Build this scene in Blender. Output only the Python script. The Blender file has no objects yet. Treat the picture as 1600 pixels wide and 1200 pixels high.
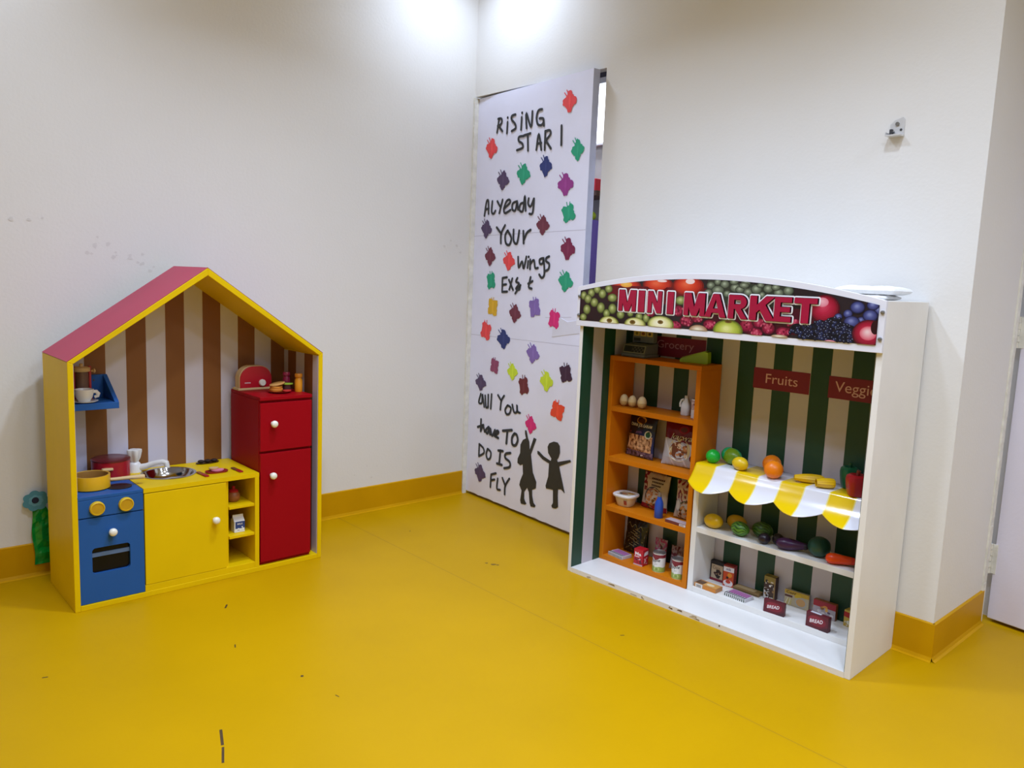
import bpy, bmesh, math, random
from mathutils import Vector, Matrix, noise

random.seed(7)
SC = bpy.context.scene
COL = SC.collection
PI = math.pi

# ------------------------------------------------------------------ camera
YAW, PITCH, ROLL = math.radians(47.4166), math.radians(-7.508), math.radians(-2.3468)
cd = bpy.data.cameras.new('camera'); cam = bpy.data.objects.new('camera', cd); COL.objects.link(cam)
fw = Vector((math.cos(YAW)*math.cos(PITCH), math.sin(YAW)*math.cos(PITCH), math.sin(PITCH)))
rt = Vector((math.sin(YAW), -math.cos(YAW), 0)); up = rt.cross(fw)
r2 = math.cos(ROLL)*rt - math.sin(ROLL)*up; u2 = math.sin(ROLL)*rt + math.cos(ROLL)*up
cam.matrix_world = Matrix((( r2.x, u2.x, -fw.x, -2.6177), (r2.y, u2.y, -fw.y, -3.2105), (r2.z, u2.z, -fw.z, 1.15), (0, 0, 0, 1)))
cd.sensor_fit = 'HORIZONTAL'; cd.sensor_width = 36.0; cd.lens = 1223.977*36.0/1600.0
cd.clip_start = 0.05; cd.clip_end = 60
SC.camera = cam

# ------------------------------------------------------------------ world, lamps, exposure
w = bpy.data.worlds.new('world'); SC.world = w; w.use_nodes = True
w.node_tree.nodes['Background'].inputs[0].default_value = (.9, .92, 1, 1)
w.node_tree.nodes['Background'].inputs[1].default_value = 0.35
SC.view_settings.view_transform = 'Standard'; SC.view_settings.look = 'None'
SC.view_settings.gamma = 1.0; SC.view_settings.exposure = 0.74; SC.view_settings.use_curve_mapping = False
def downlight(x, y, power, size=.16, spread=165, z=2.72, col=(.81, .96, 1.235)):
    l = bpy.data.lights.new('downlight', 'AREA'); l.shape = 'DISK'; l.size = size; l.energy = power
    l.color = col; l.spread = math.radians(spread)
    o = bpy.data.objects.new('downlight', l); o.location = (x, y, z); COL.objects.link(o); return o
for (x, y, p, sp) in [(-.30, -.36, 3.1, 150), (-2.25, -.42, 4.0, 140), (-.85, -2.4, 4.8, 136), (-1.25, -1.3, 9.2, 129), (-1.95, -1.9, 7.6, 134),
                      (-1.5, -3.0, 8, 135), (-2.1, -3.7, 8, 135), (-.5, -3.8, 6.5, 150), (-1.5, -4.7, 10, 150)]:
    downlight(x, y, p, .16, sp)
downlight(.40, -.3, 14)                       # unseen lamp added to brighten the next room behind the door gap

# ------------------------------------------------------------------ colours and materials
def lin(c): c /= 255.0; return c/12.92 if c <= .04045 else ((c+.055)/1.055)**2.4
def S(r, g, b): return (lin(r), lin(g), lin(b))
MATS = {}
def mat(name, col=None, rough=.5, var=.05, nscale=6, bump=0, bscale=60, metal=0, spec=.5, coat=0, trans=0):
    """procedural principled material; col None takes the colour stored on the faces (printing, paint)"""
    if name in MATS: return MATS[name]
    m = bpy.data.materials.new(name); m.use_nodes = True; nt = m.node_tree; b = nt.nodes['Principled BSDF']
    b.inputs['Roughness'].default_value = rough; b.inputs['Metallic'].default_value = metal
    b.inputs['Specular IOR Level'].default_value = spec; b.inputs['Coat Weight'].default_value = coat
    if trans: b.inputs['Transmission Weight'].default_value = trans
    tc = nt.nodes.new('ShaderNodeTexCoord'); n = nt.nodes.new('ShaderNodeTexNoise')
    n.inputs['Scale'].default_value = nscale; n.inputs['Detail'].default_value = 4
    nt.links.new(tc.outputs['Object'], n.inputs['Vector'])
    mr = nt.nodes.new('ShaderNodeMapRange'); mr.inputs[1].default_value = .25; mr.inputs[2].default_value = .75
    mr.inputs[3].default_value = 1-var; mr.inputs[4].default_value = 1+var
    nt.links.new(n.outputs['Fac'], mr.inputs[0])
    mx = nt.nodes.new('ShaderNodeMix'); mx.data_type = 'RGBA'; mx.blend_type = 'MULTIPLY'; mx.inputs[0].default_value = 1
    if col is None:
        a = nt.nodes.new('ShaderNodeAttribute'); a.attribute_name = 'Col'; nt.links.new(a.outputs['Color'], mx.inputs[6])
    else: mx.inputs[6].default_value = (*col, 1)
    nt.links.new(mr.outputs[0], mx.inputs[7]); nt.links.new(mx.outputs[2], b.inputs['Base Color'])
    if bump:
        n2 = nt.nodes.new('ShaderNodeTexNoise'); n2.inputs['Scale'].default_value = bscale; n2.inputs['Detail'].default_value = 5
        nt.links.new(tc.outputs['Object'], n2.inputs['Vector'])
        bp = nt.nodes.new('ShaderNodeBump'); bp.inputs['Strength'].default_value = bump; bp.inputs['Distance'].default_value = .004
        nt.links.new(n2.outputs['Fac'], bp.inputs['Height']); nt.links.new(bp.outputs[0], b.inputs['Normal'])
    MATS[name] = m; return m
PRINT = lambda: mat('printed', None, .45, .03)
GLOSS = lambda: mat('glossy_paint', None, .28, .04)
MATTE = lambda: mat('matte_colour', None, .75, .05)
VINYL = lambda: mat('glossy_vinyl', None, .16, .02)
PLASTIC = lambda: mat('toy_plastic', None, .32, .04)

# ------------------------------------------------------------------ mesh builder
class MB:
    def __init__(s): s.v = []; s.f = []; s.c = []; s.m = []; s.sm = []; s.k = 0
    def face(s, idx, col, mi=0, sm=False): s.f.append(tuple(idx)); s.c.append(col); s.m.append(mi); s.sm.append(sm)
    def add(s, verts, faces, col, mi=0, sm=False):
        o = len(s.v); s.v += [tuple(p) for p in verts]
        for i, f in enumerate(faces): s.face([o+j for j in f], col(i) if callable(col) else col, mi, sm)
        return s
    def box(s, x0, x1, y0, y1, z0, z1, col=(1, 1, 1), mi=0):
        v = [(x, y, z) for z in (z0, z1) for y in (y0, y1) for x in (x0, x1)]
        return s.add(v, [(0, 2, 3, 1), (4, 5, 7, 6), (0, 1, 5, 4), (1, 3, 7, 5), (3, 2, 6, 7), (2, 0, 4, 6)], col, mi)
    def prism(s, poly, y0, y1, col=(1, 1, 1), mi=0):          # poly (x,z) counter-clockwise seen from the front (-y)
        n = len(poly); v = [(x, y0, z) for x, z in poly]+[(x, y1, z) for x, z in poly]
        return s.add(v, [tuple(range(n)), tuple(range(2*n-1, n-1, -1))]+[(i, i+n, (i+1) % n+n, (i+1) % n) for i in range(n)], col, mi)
    def lathe(s, prof, n=32, c=(0, 0, 0), col=(1, 1, 1), mi=0, fn=None, sm=True, M=None):
        o = len(s.v); k = len(prof)
        for i in range(n):
            a = 2*PI*i/n
            for r, z in prof:
                q = fn(a, r, z) if fn else (r*math.cos(a), r*math.sin(a), z)
                if M: q = tuple(M @ Vector(q))
                s.v.append((q[0]+c[0], q[1]+c[1], q[2]+c[2]))
        for i in range(n):
            j = (i+1) % n
            for t in range(k-1):
                cc = col(i/n, t/(k-1), t) if callable(col) else col
                s.face((o+i*k+t, o+j*k+t, o+j*k+t+1, o+i*k+t+1), cc, mi, sm)
        return s
    def ball(s, c, rx, ry, rz, col, n=28, k=18, fn=None, M=None, mi=0):
        prof = [(max(math.sin(PI*t/k), 1e-4), -math.cos(PI*t/k)) for t in range(k+1)]
        def g(a, r, z):
            q = fn(a, z) if fn else 1.0
            return (rx*r*math.cos(a)*q, ry*r*math.sin(a)*q, rz*z)
        return s.lathe(prof, n, c, col, mi, g, True, M)
    def cyl(s, p0, p1, r0, r1=None, n=20, col=(1, 1, 1), mi=0, sm=True):
        return s.tube([p0, p1], [r0, r1 if r1 is not None else r0], n, col, mi, sm)
    def tube(s, pts, r, n=12, col=(1, 1, 1), mi=0, sm=True, cap=True):
        pts = [Vector(p) for p in pts]; R = r if isinstance(r, (list, tuple)) else [r]*len(pts)
        o = len(s.v); ref = None
        for i, p in enumerate(pts):
            d = (pts[min(i+1, len(pts)-1)]-pts[max(i-1, 0)]).normalized()
            if ref is None: ref = d.orthogonal().normalized()
            ref = (ref-d*ref.dot(d)).normalized(); b = d.cross(ref)
            for j in range(n):
                a = 2*PI*j/n; s.v.append(tuple(p+R[i]*(math.cos(a)*ref+math.sin(a)*b)))
        for i in range(len(pts)-1):
            for j in range(n): s.face((o+i*n+j, o+i*n+(j+1) % n, o+(i+1)*n+(j+1) % n, o+(i+1)*n+j), col, mi, sm)
        if cap:
            s.face([o+j for j in range(n-1, -1, -1)], col, mi); s.face([o+(len(pts)-1)*n+j for j in range(n)], col, mi)
        return s
    # flat printing: 2-D polygons laid on a surface given by map(x, y, lift)
    def decal(s, polys, col, mp, mi=0, step=.00003):
        s.k += 1; e = .0002+s.k*step
        for verts, faces in polys: s.add([mp(x, y, e) for x, y in verts], faces, col, mi)
        return s
    def build(s, name, mats, parent=None, bevel=0, loc=None, rot=None, solid=0, weld=False):
        me = bpy.data.meshes.new(name); me.from_pydata(s.v, [], s.f)
        mats = mats if isinstance(mats, (list, tuple)) else [mats]
        for m in mats: me.materials.append(m)
        at = me.color_attributes.new('Col', 'FLOAT_COLOR', 'CORNER'); li = 0; buf = []
        for p, c, mi, sm in zip(me.polygons, s.c, s.m, s.sm):
            p.material_index = mi; p.use_smooth = sm
            buf += list((*c, 1.0))*p.loop_total
        at.data.foreach_set('color', buf)
        if any(s.sm): me.set_sharp_from_angle(angle=math.radians(42))
        me.update(); o = bpy.data.objects.new(name, me); COL.objects.link(o)
        if parent: o.parent = parent
        if loc: o.location = loc
        if rot is not None: o.rotation_euler = rot if isinstance(rot, (tuple, list)) else (0, 0, rot)
        if bevel:
            b = o.modifiers.new('bevel', 'BEVEL'); b.width = bevel; b.segments = 2; b.limit_method = 'ANGLE'; b.angle_limit = math.radians(50)
        if solid:
            b = o.modifiers.new('solid', 'SOLIDIFY'); b.thickness = solid; b.offset = 0
        return o
def front(x0, z0, y=0): return lambda x, z, e: (x0+x, y-e, z0+z)
def topface(x0, y0, z): return lambda x, y, e: (x0+x, y0+y, z+e)
def rect(x0, y0, x1, y1): return ([(x0, y0), (x1, y0), (x1, y1), (x0, y1)], [(0, 1, 2, 3)])
def disc(x, y, rx, ry=None, n=20, a0=0):
    ry = rx if ry is None else ry
    return ([(x+rx*math.cos(2*PI*i/n+a0), y+ry*math.sin(2*PI*i/n+a0)) for i in range(n)], [tuple(range(n))])
def poly(pts): return (list(pts), [tuple(range(len(pts)))])
_T = {}
def text(sx, x, y, w, h, bold=0, shear=0):
    """a line of lettering fitted in the box x..x+w, y..y+h"""
    key = (sx, bold, shear)
    if key not in _T:
        cu = bpy.data.curves.new('t', 'FONT'); cu.body = sx; cu.offset = bold; cu.shear = shear; cu.fill_mode = 'FRONT'; cu.resolution_u = 4; cu.space_character = 1+bold*3
        ob = bpy.data.objects.new('t', cu); me = bpy.data.meshes.new_from_object(ob)
        _T[key] = ([(v.co.x, v.co.y) for v in me.vertices], [tuple(p.vertices) for p in me.polygons])
        bpy.data.objects.remove(ob); bpy.data.curves.remove(cu); bpy.data.meshes.remove(me)
    v, f = _T[key]; xs = [p[0] for p in v]; ys = [p[1] for p in v]; x0, x1, y0, y1 = min(xs), max(xs), min(ys), max(ys)
    return ([(x+(a-x0)/(x1-x0)*w, y+(b-y0)/(y1-y0)*h) for a, b in v], f)
def smooth_line(p, n=5):
    if len(p) < 3: return p
    q = [p[0]]+list(p)+[p[-1]]; out = []
    for i in range(1, len(q)-2):
        for t in range(n):
            t /= n; a, b, c, d = q[i-1:i+3]
            out.append(tuple(.5*((2*b[k])+(-a[k]+c[k])*t+(2*a[k]-5*b[k]+4*c[k]-d[k])*t*t+(-a[k]+3*b[k]-3*c[k]+d[k])*t**3) for k in (0, 1)))
    return out+[p[-1]]
def stroke(mb, pts, wd, y0, y1, col):
    """a cut-out paper stroke: a flat rounded ribbon with thickness"""
    pts = smooth_line(pts)
    L = []; R = []
    for i, p in enumerate(pts):
        a = pts[max(i-1, 0)]; b = pts[min(i+1, len(pts)-1)]; dx, dy = b[0]-a[0], b[1]-a[1]; l = math.hypot(dx, dy) or 1
        nx, ny = -dy/l*wd/2, dx/l*wd/2; L.append((p[0]+nx, p[1]+ny)); R.append((p[0]-nx, p[1]-ny))
    for i in range(len(pts)-1):
        q = [R[i], R[i+1], L[i+1], L[i]]
        mb.prism(q, y0, y1, col)
    for p in (pts[0], pts[-1]): mb.prism(disc(p[0], p[1], wd/2, n=10)[0], y0-.00002, y1, col)

# ------------------------------------------------------------------ naming helpers
def tag(o, label, cat, group=None):
    o['label'] = label; o['category'] = cat
    if group: o['group'] = group
    return o
def thing(name, label, cat, pl, group=None, tilt=0):
    o = bpy.data.objects.new(name, None); COL.objects.link(o); o.empty_display_size = .05
    o.location = pl[0]; o.rotation_euler = (tilt, 0, pl[1]); return tag(o, label, cat, group)
def struct(o, label=None):
    o['kind'] = 'structure'
    return o
def plabel(o, t): o['label'] = t; return o
HX, HY, HYAW = -1.9905, -.439, 0.0
MX, MY, MYAW = -.3731, -1.1442, math.radians(-88.2616)
def frame(x0, y0, yaw, u, v, z, rot=0):
    c, s = math.cos(yaw), math.sin(yaw); return ((x0+u*c-v*s, y0+u*s+v*c, z), yaw+math.radians(rot))
H = lambda u, v, z, rot=0: frame(HX, HY, HYAW, u, v, z, rot)
K = lambda u, v, z, rot=0: frame(MX, MY, MYAW, u, v, z, rot)
WHITE = S(236, 236, 236); BLACK = S(24, 24, 26)
# ------------------------------------------------------------------ cut-out letters, butterflies and the printed fruit, in metres on their own boards
WORDS = {
'RiSiNG': [[(0.1808, 1.9379), (0.1677, 1.8733)], [(0.1728, 1.9376), (0.1991, 1.9355), (0.2046, 1.9203), (0.1919, 1.9068), (0.1714, 1.9047)], [(0.1784, 1.9038), (0.211, 1.8748)], [(0.2511, 1.9123), (0.249, 1.8604)], [(0.2508, 1.9339), (0.2509, 1.9325)], [(0.3118, 1.9399), (0.2848, 1.9371), (0.2825, 1.9212), (0.3127, 1.8948), (0.3161, 1.875), (0.2862, 1.8657)], [(0.3613, 1.9204), (0.3599, 1.8633)], [(0.3631, 1.9412), (0.3632, 1.9399)], [(0.4019, 1.8657), (0.3951, 1.9349), (0.4351, 1.8667), (0.4405, 1.9367)], [(0.5112, 1.9361), (0.4844, 1.9337), (0.4732, 1.9055), (0.4835, 1.8743), (0.5063, 1.8653), (0.5236, 1.8742), (0.5222, 1.8928), (0.496, 1.8975)], [(0.5247, 1.8864), (0.5295, 1.8611)]] ,
'STAR I': [[(0.3832, 1.8318), (0.3471, 1.8315), (0.3451, 1.8137), (0.3751, 1.7963), (0.3763, 1.7783), (0.3339, 1.7711)], [(0.3831, 1.8337), (0.433, 1.838)], [(0.4124, 1.8347), (0.4196, 1.7611)], [(0.4816, 1.7579), (0.4948, 1.8282), (0.5182, 1.7541)], [(0.4858, 1.7843), (0.5159, 1.7854)], [(0.5412, 1.8351), (0.5422, 1.7517)], [(0.5413, 1.8338), (0.5716, 1.8351), (0.5787, 1.8171), (0.5443, 1.7916)], [(0.5493, 1.791), (0.5863, 1.7533)], [(0.653, 1.8456), (0.6574, 1.761)]] ,
'Already': [[(0.0854, 1.4718), (0.099, 1.5401), (0.1154, 1.543), (0.1204, 1.4806)], [(0.0925, 1.5022), (0.121, 1.5072)], [(0.1495, 1.5412), (0.146, 1.4922), (0.1621, 1.4789), (0.1785, 1.4933)], [(0.1917, 1.539), (0.2157, 1.5128)], [(0.2348, 1.5441), (0.2114, 1.48)], [(0.2472, 1.4989), (0.2961, 1.5273), (0.289, 1.5412), (0.2658, 1.5332), (0.2482, 1.4989), (0.26, 1.478), (0.3026, 1.4915)], [(0.3526, 1.5304), (0.3179, 1.5213), (0.3167, 1.4939), (0.3404, 1.488), (0.3529, 1.5268), (0.3614, 1.4901)], [(0.4077, 1.5215), (0.3786, 1.5152), (0.3734, 1.4884), (0.3995, 1.4836), (0.4105, 1.5524), (0.4211, 1.4832)], [(0.4406, 1.5388), (0.4374, 1.5152), (0.4576, 1.5012), (0.4791, 1.5355)], [(0.481, 1.5354), (0.4741, 1.4709), (0.4504, 1.4671)]] ,
'Your': [[(0.1945, 1.4104), (0.2339, 1.3793)], [(0.2628, 1.419), (0.2339, 1.3793), (0.2337, 1.3323)], [(0.2854, 1.3924), (0.2671, 1.3693), (0.2758, 1.3318), (0.3033, 1.324), (0.3177, 1.3559), (0.2864, 1.3924)], [(0.3334, 1.3955), (0.3369, 1.3433), (0.3641, 1.3307), (0.3781, 1.3901)], [(0.41, 1.3876), (0.4159, 1.3301)], [(0.4151, 1.3422), (0.4371, 1.3779), (0.4652, 1.3916)]] ,
'Wings': [[(0.3775, 1.2652), (0.386, 1.2144), (0.4099, 1.2439), (0.4241, 1.21), (0.4419, 1.2665)], [(0.457, 1.2454), (0.4533, 1.214)], [(0.4594, 1.2665), (0.4595, 1.2647)], [(0.472, 1.2527), (0.4731, 1.2082)], [(0.4716, 1.2304), (0.499, 1.2504), (0.5111, 1.2147), (0.5319, 1.2149)], [(0.5662, 1.2595), (0.5424, 1.253), (0.5456, 1.234), (0.5659, 1.2371), (0.5697, 1.2625), (0.5805, 1.1884), (0.5633, 1.1691), (0.5435, 1.1836)], [(0.6097, 1.2678), (0.5901, 1.2602), (0.5893, 1.2461), (0.6122, 1.2334), (0.6084, 1.21), (0.5888, 1.2015)]] ,
'Exit': [[(0.2586, 1.1612), (0.2598, 1.0928)], [(0.2586, 1.1612), (0.2951, 1.1657)], [(0.2608, 1.1271), (0.2911, 1.1311)], [(0.2598, 1.0928), (0.3018, 1.0956)], [(0.3115, 1.1536), (0.3487, 1.1054)], [(0.3389, 1.1605), (0.3177, 1.1062)], [(0.3793, 1.1638), (0.3684, 1.1463), (0.3942, 1.1371), (0.3706, 1.1123), (0.3961, 1.1088), (0.4021, 1.1238)], [(0.4057, 1.1301), (0.3671, 1.0892)], [(0.4806, 1.1703), (0.4692, 1.1246), (0.4921, 1.1163)], [(0.4643, 1.1391), (0.4963, 1.152)]] ,
'All You': [[(0.1097, 0.5582), (0.094, 0.5112), (0.1217, 0.5126), (0.1235, 0.5574), (0.1435, 0.4942)], [(0.1489, 0.5543), (0.1593, 0.4953), (0.1793, 0.5017)], [(0.1755, 0.562), (0.1775, 0.4947)], [(0.2042, 0.5687), (0.2011, 0.4937)], [(0.259, 0.5718), (0.2888, 0.5466)], [(0.3104, 0.5758), (0.2888, 0.5466), (0.2831, 0.5011)], [(0.342, 0.5317), (0.3234, 0.5074), (0.3354, 0.4872), (0.3602, 0.4937), (0.3698, 0.523), (0.343, 0.5319)], [(0.3801, 0.5407), (0.3969, 0.506), (0.4191, 0.5127), (0.4168, 0.5462), (0.423, 0.5153), (0.4437, 0.5096)]] ,
'have': [[(0.1199, 0.4242), (0.12, 0.3614)], [(0.0924, 0.3788), (0.1427, 0.3979)], [(0.1234, 0.3672), (0.1394, 0.3914), (0.1559, 0.3649)], [(0.1884, 0.3955), (0.1652, 0.3739), (0.1809, 0.3591), (0.1959, 0.3932), (0.2029, 0.3587)], [(0.2059, 0.3884), (0.2226, 0.355), (0.2444, 0.3893)], [(0.2428, 0.3587), (0.2758, 0.382), (0.2612, 0.388), (0.2462, 0.3608), (0.2753, 0.3531)]] ,
'TO': [[(0.3111, 0.3969), (0.3846, 0.4135)], [(0.3488, 0.4036), (0.3439, 0.3389)], [(0.4058, 0.3997), (0.3882, 0.3755), (0.3925, 0.3446), (0.4174, 0.3424), (0.4345, 0.3701), (0.425, 0.3962), (0.4058, 0.3997)]] ,
'DO': [[(0.1117, 0.2908), (0.1117, 0.2274)], [(0.1117, 0.2908), (0.149, 0.2758), (0.1555, 0.2512), (0.1118, 0.2259)], [(0.1871, 0.2796), (0.1767, 0.2481), (0.1917, 0.2253), (0.213, 0.2371), (0.216, 0.267), (0.1883, 0.2798)]] ,
'IS': [[(0.298, 0.2928), (0.2909, 0.2206)], [(0.2794, 0.2891), (0.3178, 0.2938)], [(0.2719, 0.2202), (0.3144, 0.2213)], [(0.381, 0.2965), (0.3428, 0.2845), (0.3396, 0.2632), (0.3773, 0.2496), (0.3789, 0.2251), (0.335, 0.2085)]] ,
'FLY': [[(0.2257, 0.1516), (0.2238, 0.0848)], [(0.2257, 0.1516), (0.2669, 0.1674)], [(0.2275, 0.1219), (0.2571, 0.1323)], [(0.284, 0.1429), (0.2802, 0.0909), (0.3076, 0.0894)], [(0.3233, 0.1555), (0.3475, 0.1236)], [(0.3806, 0.1649), (0.349, 0.1196), (0.3472, 0.0758)]] ,
}
GIRLS = [[(0.4884, 0.4318), (0.4992, 0.4317), (0.5122, 0.3984), (0.5242, 0.3801), (0.5302, 0.3402), (0.5573, 0.4068), (0.5765, 0.4036), (0.5638, 0.3741), (0.541, 0.3218), (0.5532, 0.2696), (0.5608, 0.2369), (0.59, 0.1956), (0.589, 0.1646), (0.5614, 0.1511), (0.5646, 0.1208), (0.5764, 0.0892), (0.5929, 0.0796), (0.5852, 0.0694), (0.5566, 0.0668), (0.548, 0.082), (0.5379, 0.1351), (0.5237, 0.1539), (0.5017, 0.1263), (0.504, 0.0919), (0.5125, 0.08), (0.5228, 0.0721), (0.5135, 0.0648), (0.4808, 0.0614), (0.4742, 0.0774), (0.4818, 0.1285), (0.4625, 0.152), (0.4677, 0.1743), (0.487, 0.2136), (0.4815, 0.2612), (0.4624, 0.2515), (0.4397, 0.2593), (0.4405, 0.2805), (0.4583, 0.3121), (0.4577, 0.3537), (0.4755, 0.3813), (0.4986, 0.3925), (0.4895, 0.4149)], [(0.7037, 0.4155), (0.7312, 0.4161), (0.7468, 0.4027), (0.7501, 0.3707), (0.7412, 0.346), (0.7323, 0.3343), (0.7379, 0.3256), (0.8223, 0.3531), (0.8286, 0.3447), (0.7489, 0.3082), (0.7669, 0.2629), (0.7845, 0.2211), (0.7963, 0.1911), (0.7712, 0.2034), (0.7491, 0.1995), (0.7495, 0.1664), (0.7553, 0.1147), (0.7393, 0.1039), (0.7147, 0.1009), (0.709, 0.1095), (0.7189, 0.1254), (0.7143, 0.1878), (0.6643, 0.1825), (0.6604, 0.1951), (0.6763, 0.2425), (0.6777, 0.3063), (0.6282, 0.316), (0.5907, 0.3353), (0.5877, 0.3482), (0.6001, 0.3487), (0.6374, 0.3313), (0.6888, 0.3199), (0.6928, 0.3327), (0.6682, 0.3543), (0.6621, 0.383), (0.6728, 0.4017)]]
BUTTERFLIES = [(0.6995, 1.9432, 0.0924, 0.0953, 'coral'), (0.1269, 1.8009, 0.1005, 0.1016, 'coral'), (0.7682, 1.7285, 0.0859, 0.0979, 'green'), (0.232, 1.6376, 0.1026, 0.0971, 'dusk'), (0.3922, 1.6548, 0.1067, 0.1003, 'green'), (0.5556, 1.6761, 0.0895, 0.0968, 'navy'), (0.6986, 1.5853, 0.1078, 0.1003, 'magenta'), (0.7281, 1.4585, 0.0987, 0.087, 'green'), (0.1074, 1.4045, 0.0947, 0.0962, 'dusk'), (0.5536, 1.4104, 0.0975, 0.0937, 'maroon'), (0.1471, 1.2662, 0.0937, 0.0962, 'maroon'), (0.3055, 1.2446, 0.0984, 0.0933, 'coral'), (0.7356, 1.3008, 0.0989, 0.099, 'wine'), (0.1624, 1.1442, 0.0769, 0.0869, 'green'), (0.7317, 1.1556, 0.104, 0.0942, 'green'), (0.185, 1.0127, 0.0821, 0.0871, 'yellow'), (0.3706, 0.991, 0.0966, 0.0933, 'maroon'), (0.5195, 1.0268, 0.0859, 0.0903, 'lavender'), (0.6649, 0.9815, 0.0808, 0.0878, 'pink'), (0.1338, 0.8886, 0.0954, 0.0984, 'coral'), (0.2857, 0.8584, 0.111, 0.0989, 'navy'), (0.5223, 0.8078, 0.1008, 0.0944, 'lavender'), (0.2192, 0.7158, 0.0709, 0.0781, 'mauve'), (0.3692, 0.7037, 0.0873, 0.0854, 'lime'), (0.105, 0.6157, 0.0973, 0.087, 'dusk'), (0.4627, 0.6457, 0.0842, 0.0934, 'brown'), (0.6312, 0.6891, 0.0967, 0.0959, 'lime'), (0.7627, 0.7409, 0.0912, 0.0872, 'plum'), (0.7181, 0.5629, 0.098, 0.0889, 'orange'), (0.5296, 0.4644, 0.0872, 0.0899, 'pink'), (0.1273, 0.1371, 0.0998, 0.0962, 'dusk')]
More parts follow.
